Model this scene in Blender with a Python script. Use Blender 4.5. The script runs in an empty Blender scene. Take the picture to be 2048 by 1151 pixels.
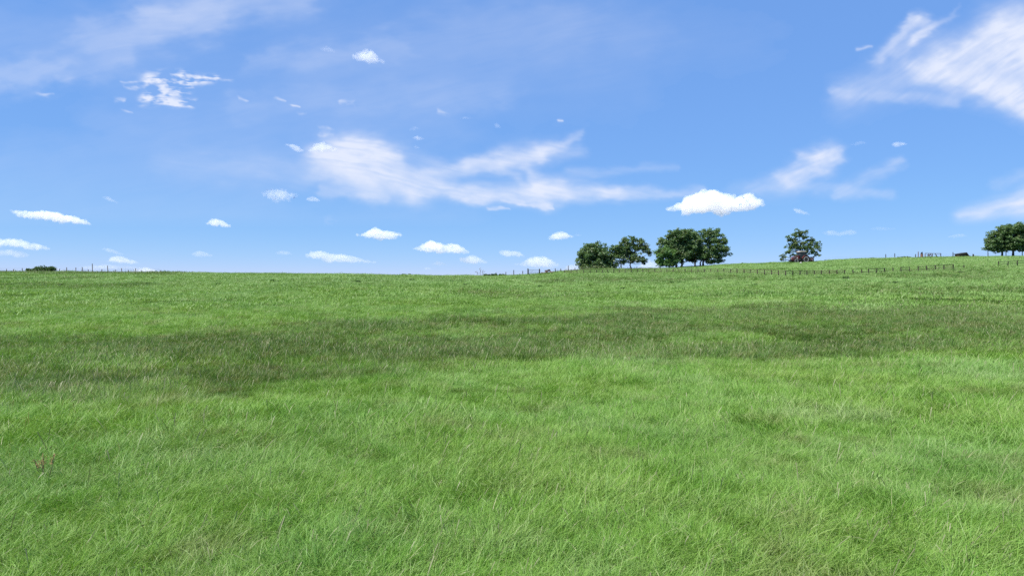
import bpy, bmesh, math, random
import numpy as np
from mathutils import Vector, Matrix

R = math.radians
scene = bpy.context.scene
col = scene.collection
rng = np.random.default_rng(11)
random.seed(5)

# ------------------------------------------------------------------ camera
CAM_H = 2.6
F = 2048 * 24 / 36            # focal length in photo pixels
cam_d = bpy.data.cameras.new('camera')
cam = bpy.data.objects.new('camera', cam_d)
col.objects.link(cam)
cam.location = (0, 0, CAM_H)
cam.rotation_euler = (R(90), 0, 0)
cam_d.lens, cam_d.sensor_width = 24, 36
cam_d.clip_start, cam_d.clip_end = 0.1, 200000
scene.camera = cam

# ------------------------------------------------------------------ noise
def _hash(ix, iy, s):
    n = (ix.astype(np.int64) * 374761393 + iy.astype(np.int64) * 668265263 + s * 974634721) & 0x7fffffff
    n = ((n ^ (n >> 13)) * 1274126177) & 0x7fffffff
    n = ((n ^ (n >> 16)) * 2246822519) & 0x7fffffff
    return (n & 0xffffff) / float(0xffffff)

def vnoise(x, y, s=0):
    x = np.asarray(x, float); y = np.asarray(y, float)
    ix, iy = np.floor(x), np.floor(y)
    fx, fy = x - ix, y - iy
    fx = fx * fx * fx * (fx * (fx * 6 - 15) + 10); fy = fy * fy * fy * (fy * (fy * 6 - 15) + 10)
    a = _hash(ix, iy, s); b = _hash(ix + 1, iy, s); c = _hash(ix, iy + 1, s); d = _hash(ix + 1, iy + 1, s)
    return (a * (1 - fx) + b * fx) * (1 - fy) + (c * (1 - fx) + d * fx) * fy

def fbm(x, y, o=4, s=0):
    t, a, n = 0, .5, 0
    for k in range(o):
        c, q = math.cos(.7 * k), math.sin(.7 * k)
        t = t + a * vnoise((x * c - y * q) * 2 ** k + 17.3 * k, (x * q + y * c) * 2 ** k - 9.1 * k, s + k)
        n += a; a *= .5
    return t / n

def smooth(a, b, x):
    t = np.clip((x - a) / (b - a), 0, 1)
    return t * t * (3 - 2 * t)

# ------------------------------------------------------------------ terrain
SKX = np.array([-700, 0, 330, 680, 900, 975, 1060, 1110, 1150, 1300, 1480, 1560, 1640, 1700, 1800, 1900, 2048, 2700])
SKY = np.array([545, 545, 546.5, 550, 553.5, 554, 551, 546, 541.5, 539, 529, 526, 523.5, 519.5, 516.5, 514.5, 512.5, 508])
DCX = np.array([-700, 0, 700, 950, 1060, 1150, 1300, 1480, 1600, 1800, 2048, 2700])
DCD = np.array([150, 150, 140, 138, 150, 166, 172, 175, 178, 186, 182, 180.])
D0 = 24.0

def terrain(X, Y, detail=True):
    X = np.asarray(X, float); Y = np.asarray(Y, float)
    az = np.clip(np.arctan2(X, Y), -R(52), R(52))
    r = np.hypot(X, Y)
    d = r * np.cos(az)
    px = 1024 + np.tan(az) * F
    # average of neighbouring columns keeps the crest line soft
    sy = sum(np.interp(px + o, SKX, SKY) for o in (-24, -8, 8, 24)) / 4
    dc = sum(np.interp(px + o, DCX, DCD) for o in (-60, -20, 20, 60)) / 4
    zc = CAM_H + (575.5 - sy) * dc / F
    m = (zc - CAM_H) / dc
    q = m * (dc - D0) / zc
    t = np.clip((d - D0) / (dc - D0), 0, 1)
    z = zc * ((3 - q) * t * t + (q - 2) * t ** 3)
    e = np.clip(d - dc, 0, 120)
    z = z + m * e - .0009 * e * e
    e2 = np.clip(d - dc - 120, 0, None)
    z = z - 12 * (1 - np.exp(-e2 / 80))
    # shallow hollow where the dark sward grows
    z = z - .3 * np.exp(-((d - 33) / 8.0) ** 2)
    if detail:
        fade = np.clip(1 - r / 900, 0, 1)
        near = .35 + .65 * np.clip(r / 60, 0, 1)
        z = z + fade * near * (.34 * (fbm(X / 14, Y / 9, 3, 3) - .5) + .10 * (vnoise(X / 2.3, Y / 2.1, 8) - .5))
    return z

def tz(x, y):
    return float(terrain(np.array([x]), np.array([y]))[0])

def at(px, py):
    """point of the ground seen at photo pixel (px, py), marching out from the eye"""
    k, s = (px - 1024) / F, (575.5 - py) / F
    d = np.arange(3, 230, .1)
    g = terrain(k * d, d)
    hit = np.nonzero(CAM_H + s * d <= g)[0]
    if len(hit) == 0:
        ang = (g - CAM_H) / d
        i = int(np.argmax(ang))
    else:
        i = hit[0]
    return Vector((k * d[i], d[i], g[i]))

def crest(px, off=0.0):
    k = (px - 1024) / F
    d = np.arange(60, 230, .25)
    g = terrain(k * d, d)
    i = int(np.argmax((g - CAM_H) / d))
    dd = d[i] + off
    return Vector((k * dd, dd, tz(k * dd, dd)))

# dark, seedy sward: world-space band across the field
NEX = np.array([-60, -25, -12, -7, -3, 0, 4, 7.5, 12, 17, 23, 40, 80.])
NEY = np.array([14.5, 15.5, 16.5, 17.5, 20.5, 23, 22.5, 21, 23, 26, 30, 36, 40.])
FEX = np.array([-80, -29, -15, -8, 0, 10, 19, 41, 90.])
FEY = np.array([37, 38, 41, 47, 55, 62, 66, 60, 58.])
def dark_mask(X, Y):
    X = np.asarray(X, float); Y = np.asarray(Y, float)
    w = 7 * (fbm(X / 9, Y / 6, 3, 41) - .5) + 6 * (fbm(X / 2.4, Y / 1.6, 3, 44) - .5)
    wf = 16 * (fbm(X / 18, Y / 8, 3, 43) - .5) + 12 * (fbm(X / 5, Y / 3, 3, 45) - .5)
    n0 = np.interp(X, NEX, NEY); n1 = np.interp(X, FEX, FEY)
    m = smooth(n0 - 3.0, n0 + 4.5, Y + w) * (1 - smooth(n1 - 12, n1 + 6, Y + wf))
    blot = .5 * fbm(X / 7, Y / 3.0, 3, 47) + .5 * fbm(X / 2.8, Y / 1.2, 3, 48)
    m = m * (.42 + .80 * smooth(.38, .57, blot))
    # thin far streaks
    st = .55 * smooth(.57, .68, fbm(X / 22, Y / 7, 3, 53)) * smooth(55, 75, Y) * (1 - smooth(110, 135, Y))
    fs = .18 * smooth(.60, .70, fbm(X / 6, Y / 5, 3, 57)) * (1 - smooth(14, 20, Y))
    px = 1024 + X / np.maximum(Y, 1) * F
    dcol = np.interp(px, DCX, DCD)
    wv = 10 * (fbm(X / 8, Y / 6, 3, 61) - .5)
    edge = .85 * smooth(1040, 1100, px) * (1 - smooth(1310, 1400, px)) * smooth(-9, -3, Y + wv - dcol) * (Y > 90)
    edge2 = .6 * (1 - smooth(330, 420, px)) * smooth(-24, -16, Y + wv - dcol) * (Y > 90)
    return np.clip(np.maximum.reduce([m, st, fs, edge, edge2]), 0, 1)

# ------------------------------------------------------------------ materials
def mat(name):
    m = bpy.data.materials.new(name); m.use_nodes = True
    nt = m.node_tree; nt.nodes.clear()
    return m, nt
def N(nt, t, **kw):
    n = nt.nodes.new(t)
    for k, v in kw.items():
        if k == 'inp':
            for a, b in v.items(): n.inputs[a].default_value = b
        else: setattr(n, k, v)
    return n
def L(nt, a, b): nt.links.new(a, b)

def noise_node(nt, scale, detail=4, vec=None, rough=.55):
    n = N(nt, 'ShaderNodeTexNoise', inp={'Scale': scale, 'Detail': detail, 'Roughness': rough})
    if vec is not None: L(nt, vec, n.inputs['Vector'])
    return n
def ramp(nt, fac, stops):
    r = N(nt, 'ShaderNodeValToRGB')
    e = r.color_ramp.elements
    while len(e) < len(stops): e.new(.5)
    for k, (p, c) in enumerate(stops):
        e[k].position = p; e[k].color = (*c, 1) if len(c) == 3 else c
    L(nt, fac, r.inputs[0]); return r
def mix(nt, fac, a, b, blend='MIX'):
    m = N(nt, 'ShaderNodeMix', data_type='RGBA', blend_type=blend)
    for s, v in ((0, fac), (6, a), (7, b)):
        if hasattr(v, 'links'): L(nt, v, m.inputs[s])
        elif s == 0: m.inputs[0].default_value = v
        else: m.inputs[s].default_value = (*v, 1)
    return m.outputs[2]
def math_(nt, op, a, b=0.0, clamp=False):
    m = N(nt, 'ShaderNodeMath', operation=op, use_clamp=clamp)
    for k, v in enumerate((a, b)):
        if hasattr(v, 'links'): L(nt, v, m.inputs[k])
        else: m.inputs[k].default_value = v
    return m.outputs[0]

def plain(name, c, rough=.6, metal=0.0, vary=.25, scale=6, spec=.4):
    m, nt = mat(name)
    o = N(nt, 'ShaderNodeOutputMaterial'); p = N(nt, 'ShaderNodeBsdfPrincipled')
    p.inputs['Roughness'].default_value = rough; p.inputs['Metallic'].default_value = metal
    p.inputs['Specular IOR Level'].default_value = spec
    tc = N(nt, 'ShaderNodeTexCoord')
    n = noise_node(nt, scale, 5, tc.outputs['Object'])
    r = ramp(nt, n.outputs[0], [(.3, tuple(v * (1 - vary) for v in c)), (.7, tuple(min(1, v * (1 + vary)) for v in c))])
    L(nt, r.outputs[0], p.inputs['Base Color']); L(nt, p.outputs[0], o.inputs[0])
    return m

M = {}
M['red'] = plain('red_paint', (.115, .028, .024), .5, 0, .2, 3)
M['dark_red'] = plain('faded_red_paint', (.075, .03, .026), .55, 0, .3, 3)
M['grey_hood'] = plain('dark_grey_panel', (.10, .10, .105), .45, 0, .2, 3)
M['roof_beige'] = plain('cab_roof_beige', (.42, .36, .30), .5, 0, .15, 3)
M['tyre'] = plain('tyre_rubber', (.022, .022, .022), .85, 0, .3, 9)
M['rim'] = plain('grey_rim_paint', (.36, .37, .35), .5, 0, .15, 8)
M['black'] = plain('black_metal', (.025, .026, .028), .55, 0, .3, 6)
M['iron'] = plain('rusty_iron', (.17, .095, .070), .8, .1, .4, 5)
M['galv'] = plain('galvanised_steel', (.30, .31, .32), .5, .5, .2, 6)
M['post'] = plain('weathered_post_timber', (.105, .080, .058), .9, 0, .4, 5)
M['post_dark'] = plain('dark_creosoted_timber', (.038, .030, .024), .9, 0, .4, 5)
M['bark'] = plain('oak_bark', (.055, .042, .032), .95, 0, .4, 3)
M['wire'] = plain('fence_wire', (.12, .12, .12), .6, .6, .1, 3)
M['shed_wall'] = plain('brown_shed_boards', (.15, .085, .05), .85, 0, .35, 2)
M['shed_roof'] = plain('dark_shed_roofing', (.055, .06, .065), .7, 0, .25, 1)
M['stone'] = plain('pale_stone', (.55, .54, .50), .8, 0, .2, 4)
M['lens'] = plain('lamp_lens', (.7, .66, .6), .2, 0, .1, 4)
M['dry'] = plain('dead_weed_stalk', (.12, .085, .055), .9, 0, .3, 6)
M['dock'] = plain('rust_coloured_seed_head', (.34, .23, .10), .9, 0, .35, 30)
def glass():
    m, nt = mat('cab_glass')
    o = N(nt, 'ShaderNodeOutputMaterial')
    p = N(nt, 'ShaderNodeBsdfPrincipled', inp={'Base Color': (.05, .06, .06, 1), 'Roughness': .08})
    t = N(nt, 'ShaderNodeBsdfTransparent', inp={'Color': (.62, .68, .66, 1)})
    x = N(nt, 'ShaderNodeMixShader', inp={0: .55})
    L(nt, p.outputs[0], x.inputs[1]); L(nt, t.outputs[0], x.inputs[2]); L(nt, x.outputs[0], o.inputs[0])
    return m
M['glass'] = glass()

def leafy(name, c0, c1, trans=.35, hue=(.10, .075, .02)):
    """two-sided leaf: each leaf takes its own tint, large patches of the crown drift in colour"""
    m, nt = mat(name)
    o = N(nt, 'ShaderNodeOutputMaterial')
    a = N(nt, 'ShaderNodeAttribute', attribute_name='tint')
    g = N(nt, 'ShaderNodeNewGeometry')
    c = mix(nt, a.outputs['Fac'], c0, c1)
    n = noise_node(nt, .55, 3, g.outputs['Position'])
    f = N(nt, 'ShaderNodeMapRange', inp={1: .52, 2: .75, 3: 0, 4: .55}); L(nt, n.outputs[0], f.inputs[0])
    c = mix(nt, f.outputs[0], c, hue)
    d = N(nt, 'ShaderNodeBsdfDiffuse'); t = N(nt, 'ShaderNodeBsdfTranslucent')
    L(nt, c, d.inputs[0])
    tc = mix(nt, 1.0, c, (1.25, 1.25, .55), 'MULTIPLY'); L(nt, tc, t.inputs[0])
    x = N(nt, 'ShaderNodeMixShader', inp={0: trans}); L(nt, d.outputs[0], x.inputs[1]); L(nt, t.outputs[0], x.inputs[2])
    gl = N(nt, 'ShaderNodeBsdfGlossy', inp={'Roughness': .5, 'Color': (1, 1, 1, 1)})
    y = N(nt, 'ShaderNodeMixShader', inp={0: .03}); L(nt, x.outputs[0], y.inputs[1]); L(nt, gl.outputs[0], y.inputs[2])
    L(nt, y.outputs[0], o.inputs[0])
    return m
M['oak'] = leafy('oak_leaves', (.066, .138, .048), (.142, .222, .075))
M['bright_oak'] = leafy('fresh_oak_leaves', (.066, .158, .040), (.138, .245, .062))
M['sparse_oak'] = leafy('thin_oak_leaves', (.070, .134, .046), (.150, .222, .070), .4, (.13, .095, .03))
M['shrub'] = leafy('shrub_leaves', (.040, .090, .024), (.09, .16, .042), .3, (.08, .10, .02))
M['weed'] = leafy('weed_leaves', (.022, .07, .012), (.05, .115, .02), .3, (.06, .09, .02))

def field_colour(nt, dark_out, pos, far=False):
    """colour of the sward by place: lush, bluish and yellowish drifts, and the dark seedy band"""
    n1 = noise_node(nt, .16, 4, pos)
    n2 = noise_node(nt, .7, 4, pos)
    c = ramp(nt, n1.outputs[0], [(.34, GC['blue']), (.5, GC['lush']), (.66, GC['yellow'])]).outputs[0]
    c2 = ramp(nt, n2.outputs[0], [(.35, GC['deep']), (.62, GC['pale'])]).outputs[0]
    c = mix(nt, .45, c, c2)
    # farther sward painted paler: blade tips catching light at a grazing view
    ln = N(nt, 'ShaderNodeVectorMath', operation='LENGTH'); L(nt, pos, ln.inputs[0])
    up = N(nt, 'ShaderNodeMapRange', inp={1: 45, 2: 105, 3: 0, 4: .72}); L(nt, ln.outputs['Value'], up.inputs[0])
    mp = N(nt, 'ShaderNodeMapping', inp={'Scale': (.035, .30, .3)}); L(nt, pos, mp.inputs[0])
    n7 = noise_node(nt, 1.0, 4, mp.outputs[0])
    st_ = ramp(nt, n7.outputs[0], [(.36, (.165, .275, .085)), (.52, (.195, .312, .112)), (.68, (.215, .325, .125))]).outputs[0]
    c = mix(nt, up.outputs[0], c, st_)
    # thatchy and seedy drifts in the sward
    n6 = noise_node(nt, .55, 5, pos)
    th = N(nt, 'ShaderNodeMapRange', interpolation_type='SMOOTHSTEP', inp={1: .53, 2: .68, 3: 0, 4: .55}); L(nt, n6.outputs[0], th.inputs[0])
    c = mix(nt, th.outputs[0], c, (.175, .205, .070))
    n8 = noise_node(nt, .23, 4, pos)
    pl = N(nt, 'ShaderNodeMapRange', interpolation_type='SMOOTHSTEP', inp={1: .55, 2: .70, 3: 0, 4: .50}); L(nt, n8.outputs[0], pl.inputs[0])
    c = mix(nt, pl.outputs[0], c, (.275, .365, .160))
    n3 = noise_node(nt, 1.1, 3, pos)
    dk = ramp(nt, n3.outputs[0], [(.38, GC['dark']), (.52, GC['dark2']), (.64, GC['brown'])]).outputs[0]
    n4 = noise_node(nt, 2.2, 3, pos)
    f = math_(nt, 'ADD', dark_out, math_(nt, 'MULTIPLY', math_(nt, 'SUBTRACT', n4.outputs[0], .5), .5))
    r = N(nt, 'ShaderNodeMapRange', interpolation_type='SMOOTHSTEP', inp={1: .10, 2: .95, 3: 0, 4: .88}); L(nt, f, r.inputs[0])
    return mix(nt, r.outputs[0], c, dk), r.outputs[0]

GC = dict(lush=(.166, .308, .044), blue=(.160, .296, .076), yellow=(.205, .318, .050),
          deep=(.106, .236, .024), pale=(.232, .350, .098),
          dark=(.052, .118, .015), dark2=(.090, .160, .027), brown=(.135, .140, .042))

def grass_mat():
    m, nt = mat('meadow_grass')
    o = N(nt, 'ShaderNodeOutputMaterial')
    g = N(nt, 'ShaderNodeNewGeometry')
    a = N(nt, 'ShaderNodeAttribute', attribute_name='tint')
    ia = N(nt, 'ShaderNodeAttribute', attribute_name='pdark', attribute_type='INSTANCER')
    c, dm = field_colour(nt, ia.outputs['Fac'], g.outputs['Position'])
    # blade to blade: deeper, yellower or greyer greens
    b = ramp(nt, a.outputs['Fac'], [(0, (.62, .78, .60)), (.25, (.80, .95, .55)), (.5, (1, 1, 1)), (.72, (1.18, 1.10, 1.35)), (.93, (1.32, 1.18, 1.4))])
    c = mix(nt, 1.0, c, b.outputs[0], 'MULTIPLY')
    dry = N(nt, 'ShaderNodeMath', operation='GREATER_THAN', inp={1: 1.5}); L(nt, a.outputs['Fac'], dry.inputs[0])
    c = mix(nt, dry.outputs[0], c, (.40, .40, .22))
    sd = N(nt, 'ShaderNodeMath', operation='GREATER_THAN', inp={1: 2.5}); L(nt, a.outputs['Fac'], sd.inputs[0])
    c = mix(nt, sd.outputs[0], c, (.20, .21, .105))
    d = N(nt, 'ShaderNodeBsdfDiffuse'); t = N(nt, 'ShaderNodeBsdfTranslucent')
    L(nt, c, d.inputs[0]); L(nt, mix(nt, 1.0, c, (1.15, 1.2, .6), 'MULTIPLY'), t.inputs[0])
    x = N(nt, 'ShaderNodeMixShader', inp={0: .27}); L(nt, d.outputs[0], x.inputs[1]); L(nt, t.outputs[0], x.inputs[2])
    gl = N(nt, 'ShaderNodeBsdfGlossy', inp={'Roughness': .5, 'Color': (1, 1, 1, 1)})
    y = N(nt, 'ShaderNodeMixShader', inp={0: .022}); L(nt, x.outputs[0], y.inputs[1]); L(nt, gl.outputs[0], y.inputs[2])
    L(nt, y.outputs[0], o.inputs[0])
    return m
M['grass'] = grass_mat()

def ground_mat():
    m, nt = mat('meadow_ground')
    o = N(nt, 'ShaderNodeOutputMaterial'); g = N(nt, 'ShaderNodeNewGeometry')
    a = N(nt, 'ShaderNodeAttribute', attribute_name='dark')
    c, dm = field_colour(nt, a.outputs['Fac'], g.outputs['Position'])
    n = noise_node(nt, 5, 5, g.outputs['Position'])
    k = ramp(nt, n.outputs[0], [(.3, (.32, .36, .30)), (.7, (.75, .75, .70))])
    c = mix(nt, 1.0, c, k.outputs[0], 'MULTIPLY')
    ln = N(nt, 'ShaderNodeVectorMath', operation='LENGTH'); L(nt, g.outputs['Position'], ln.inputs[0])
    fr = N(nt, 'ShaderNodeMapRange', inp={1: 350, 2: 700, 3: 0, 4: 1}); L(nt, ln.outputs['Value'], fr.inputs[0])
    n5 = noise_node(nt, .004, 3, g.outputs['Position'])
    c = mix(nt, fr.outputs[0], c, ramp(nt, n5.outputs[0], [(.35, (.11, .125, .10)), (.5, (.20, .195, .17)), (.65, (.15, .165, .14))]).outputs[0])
    p = N(nt, 'ShaderNodeBsdfPrincipled', inp={'Roughness': 1.0, 'Specular IOR Level': 0.05})
    L(nt, c, p.inputs['Base Color'])
    bp = N(nt, 'ShaderNodeBump', inp={'Strength': .8, 'Distance': .3}); L(nt, n.outputs[0], bp.inputs['Height'])
    L(nt, bp.outputs[0], p.inputs['Normal']); L(nt, p.outputs[0], o.inputs[0])
    return m
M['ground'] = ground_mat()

# ------------------------------------------------------------------ object helpers
def tag(o, label=None, cat=None, group=None, kind=None):
    if label: o['label'] = label
    if cat: o['category'] = cat
    if group: o['group'] = group
    if kind: o['kind'] = kind
    return o
def empty(name, loc, rz=0.0, label=None, cat=None, group=None):
    o = bpy.data.objects.new(name, None); col.objects.link(o)
    o.empty_display_size = .3
    o.location = loc; o.rotation_euler = (0, 0, rz)
    return tag(o, label, cat, group)
def link(name, me, m, parent=None, loc=None):
    o = bpy.data.objects.new(name, me); col.objects.link(o)
    if m is not None: me.materials.append(m)
    if parent is not None: o.parent = parent
    if loc is not None: o.location = loc
    return o
def np_mesh(name, verts, faces, attrs=None, smooth_=False):
    """verts (n,3); faces (m,4) or (m,3)"""
    me = bpy.data.meshes.new(name)
    nv, (nf, k) = len(verts), faces.shape
    me.vertices.add(nv); me.vertices.foreach_set('co', np.ascontiguousarray(verts, np.float32).ravel())
    me.loops.add(nf * k); me.loops.foreach_set('vertex_index', faces.astype(np.int32).ravel())
    me.polygons.add(nf); me.polygons.foreach_set('loop_start', np.arange(nf, dtype=np.int32) * k)
    if smooth_: me.polygons.foreach_set('use_smooth', np.ones(nf, bool))
    for n, (t, v) in (attrs or {}).items():
        at_ = me.attributes.new(n, t, 'POINT')
        key = 'vector' if t == 'FLOAT_VECTOR' else 'value'
        at_.data.foreach_set(key, np.ascontiguousarray(v).ravel())
    me.update(calc_edges=True)
    return me

class MB:
    """collects shapes for one mesh object"""
    def __init__(s): s.bm = bmesh.new()
    def box(s, c, size, rot=None, bevel=0.0):
        r = bmesh.ops.create_cube(s.bm, size=1.0)
        mx = Matrix.Translation(c) @ (rot.to_4x4() if rot is not None else Matrix()) @ Matrix.Diagonal((*size, 1))
        bmesh.ops.transform(s.bm, matrix=mx, verts=r['verts'])
        if bevel:
            es = list({e for v in r['verts'] for e in v.link_edges})
            bmesh.ops.bevel(s.bm, geom=es, offset=bevel, segments=2, affect='EDGES', profile=.6)
        return s
    def tube(s, pts, rad, n=6):
        pts = [Vector(p) for p in pts]
        if not hasattr(rad, '__len__'): rad = [rad] * len(pts)
        rings = []
        for i, p in enumerate(pts):
            t = (pts[min(i + 1, len(pts) - 1)] - pts[max(i - 1, 0)]).normalized()
            u = t.orthogonal().normalized() if i == 0 else (u - t * u.dot(t)).normalized()
            w = t.cross(u)
            rings.append([s.bm.verts.new(p + rad[i] * (math.cos(a) * u + math.sin(a) * w)) for a in [2 * math.pi * k / n for k in range(n)]])
        for a, b in zip(rings, rings[1:]):
            for k in range(n): s.bm.faces.new((a[k], a[(k + 1) % n], b[(k + 1) % n], b[k]))
        s.bm.faces.new(rings[0][::-1]); s.bm.faces.new(rings[-1])
        return s
    def lathe(s, prof, axis='Y', n=28, c=(0, 0, 0)):
        """prof: (radius, along) pairs, closed loop round the axis"""
        rings = []
        for r, h in prof:
            ring = []
            for k in range(n):
                a = 2 * math.pi * k / n
                v = Vector((r * math.cos(a), h, r * math.sin(a)))
                ring.append(s.bm.verts.new(v + Vector(c)))
            rings.append(ring)
        m_ = len(rings)
        for i in range(m_ - 1):
            a, b = rings[i], rings[i + 1]
            for k in range(n): s.bm.faces.new((a[k], b[k], b[(k + 1) % n], a[(k + 1) % n]))
        s.bm.faces.new(rings[0]); s.bm.faces.new(rings[-1][::-1])
        return s
    def prism(s, outline, y0, y1, bevel=0.0):
        """outline in (x,z), extruded along y"""
        a = [s.bm.verts.new((x, y0, z)) for x, z in outline]
        b = [s.bm.verts.new((x, y1, z)) for x, z in outline]
        fs = [s.bm.faces.new(a), s.bm.faces.new(b[::-1])]
        n = len(a)
        for k in range(n): fs.append(s.bm.faces.new((a[k], b[k], b[(k + 1) % n], a[(k + 1) % n])))
        if bevel:
            es = list({e for f in fs for e in f.edges})
            bmesh.ops.bevel(s.bm, geom=es, offset=bevel, segments=2, affect='EDGES', profile=.6)
        return s
    def build(s, name, m, parent=None, smooth_=False, loc=None):
        bmesh.ops.recalc_face_normals(s.bm, faces=s.bm.faces[:])
        me = bpy.data.meshes.new(name); s.bm.to_mesh(me); s.bm.free()
        if smooth_:
            for p in me.polygons: p.use_smooth = True
        return link(name, me, m, parent, loc)

# ------------------------------------------------------------------ ground sheet
def build_ground():
    az = np.concatenate([np.linspace(-R(48), R(48), 520, endpoint=False), np.linspace(R(48), R(312), 120, endpoint=False)])
    r = np.concatenate([np.linspace(.4, 6, 12, endpoint=False), np.geomspace(6, 260, 330, endpoint=False), np.geomspace(260, 30000, 40)])
    A, Rr = np.meshgrid(az, r)
    X, Y = Rr * np.sin(A), Rr * np.cos(A)
    Z = terrain(X, Y)
    nr, na = X.shape
    v = np.stack([X, Y, Z], -1).reshape(-1, 3)
    v = np.vstack([v, [[0, 0, tz(0, .01)]]])
    i = np.arange(nr - 1)[:, None] * na; j = np.arange(na)[None, :]; j2 = (j + 1) % na
    f = np.stack([i + j, i + na + j, i + na + j2, i + j2], -1).reshape(-1, 4)
    c = len(v) - 1
    # centre fan as quads with a repeated pair of segments
    k = np.arange(0, na, 2)
    fan = np.stack([np.full(len(k), c), k, (k + 1) % na, (k + 2) % na], -1)
    f = np.vstack([f, fan])
    me = np_mesh('ground', v, f, {'dark': ('FLOAT', dark_mask(v[:, 0], v[:, 1]).astype(np.float32))}, True)
    tag(link('ground', me, M['ground']), 'gently rising green pasture running up to the skyline', 'ground', kind='structure')
build_ground()

# ------------------------------------------------------------------ grass
def blades(n, rad, seed, h=(.2, .42), w=.0045, seg=4, lay=1.25, tuft=.42, dry=.022, seed_frac=.0016, tv=.24):
    g = np.random.default_rng(seed)
    rr = rad * np.sqrt(g.random(n)); aa = g.random(n) * 2 * np.pi
    x, y = rr * np.cos(aa), rr * np.sin(aa)
    # pull roots into tufts
    nt_ = max(6, int(n * .02))
    tx, ty = g.uniform(-rad, rad, nt_), g.uniform(-rad, rad, nt_)
    own = g.integers(0, nt_, n); pull = (g.random(n) < tuft)
    spread = rad * .09
    x = np.where(pull, tx[own] + g.normal(0, spread, n), x); y = np.where(pull, ty[own] + g.normal(0, spread, n), y)
    H = g.uniform(*h, n) * (.25 + 1.5 * fbm(x / .42 + seed, y / .42, 3, seed))
    H = np.where(pull, H * g.uniform(.95, 1.45, nt_)[own], H)
    # the wind lays the sward over to the right, in swirls
    phi = .2 + 3.6 * (fbm(x / .55 + 3.1 * seed, y / .55, 2, seed + 5) - .5) * 2 + g.normal(0, .95, n)
    lean0 = np.abs(g.normal(.45, .25, n)); bend = np.abs(g.normal(lay, .45, n))
    sd = g.random(n) < seed_frac
    dr = (g.random(n) < dry)
    H = np.where(sd, H * g.uniform(1.25, 1.7, n), H); bend = np.where(sd, bend * .4, bend); lean0 = np.where(sd, lean0 * .6, lean0)
    t = np.linspace(0, 1, seg + 1)
    th = lean0[:, None] + bend[:, None] * t[None]
    ds = H[:, None] / seg
    thm = (th[:, 1:] + th[:, :-1]) / 2
    ho = np.concatenate([np.zeros((n, 1)), np.cumsum(np.sin(thm) * ds, 1)], 1)
    ve = np.concatenate([np.zeros((n, 1)), np.cumsum(np.cos(thm) * ds, 1)], 1)
    cx, cy = np.cos(phi)[:, None], np.sin(phi)[:, None]
    P = np.stack([x[:, None] + ho * cx, y[:, None] + ho * cy, ve - .03], -1)
    sa = phi + np.pi / 2 + g.normal(0, .7, n)
    S = np.stack([np.cos(sa), np.sin(sa), g.normal(0, .25, n)], -1)[:, None, :]
    prof = (1 - t ** 2.2) * .92 + .08
    W = (w * g.uniform(.6, 1.35, n))[:, None] * prof[None]
    sprof = np.where(t > .72, 1.9, .5)
    W = np.where(sd[:, None], (w * .8) * sprof[None], W)
    Lv, Rv = P - S * W[..., None], P + S * W[..., None]
    v = np.stack([Lv, Rv], 2).reshape(n, -1, 3)
    k = 2 * (seg + 1)
    b = (np.arange(n) * k)[:, None]; s_ = 2 * np.arange(seg)[None]
    f = np.stack([b + s_, b + s_ + 1, b + s_ + 3, b + s_ + 2], -1).reshape(-1, 4)
    tint = np.clip(g.normal(.45, tv, n), 0, 1)
    tint = np.where(dr, 2.0, tint); tint = np.where(sd, 3.0, tint)
    return v.reshape(-1, 3), f, np.repeat(tint, k)

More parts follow.
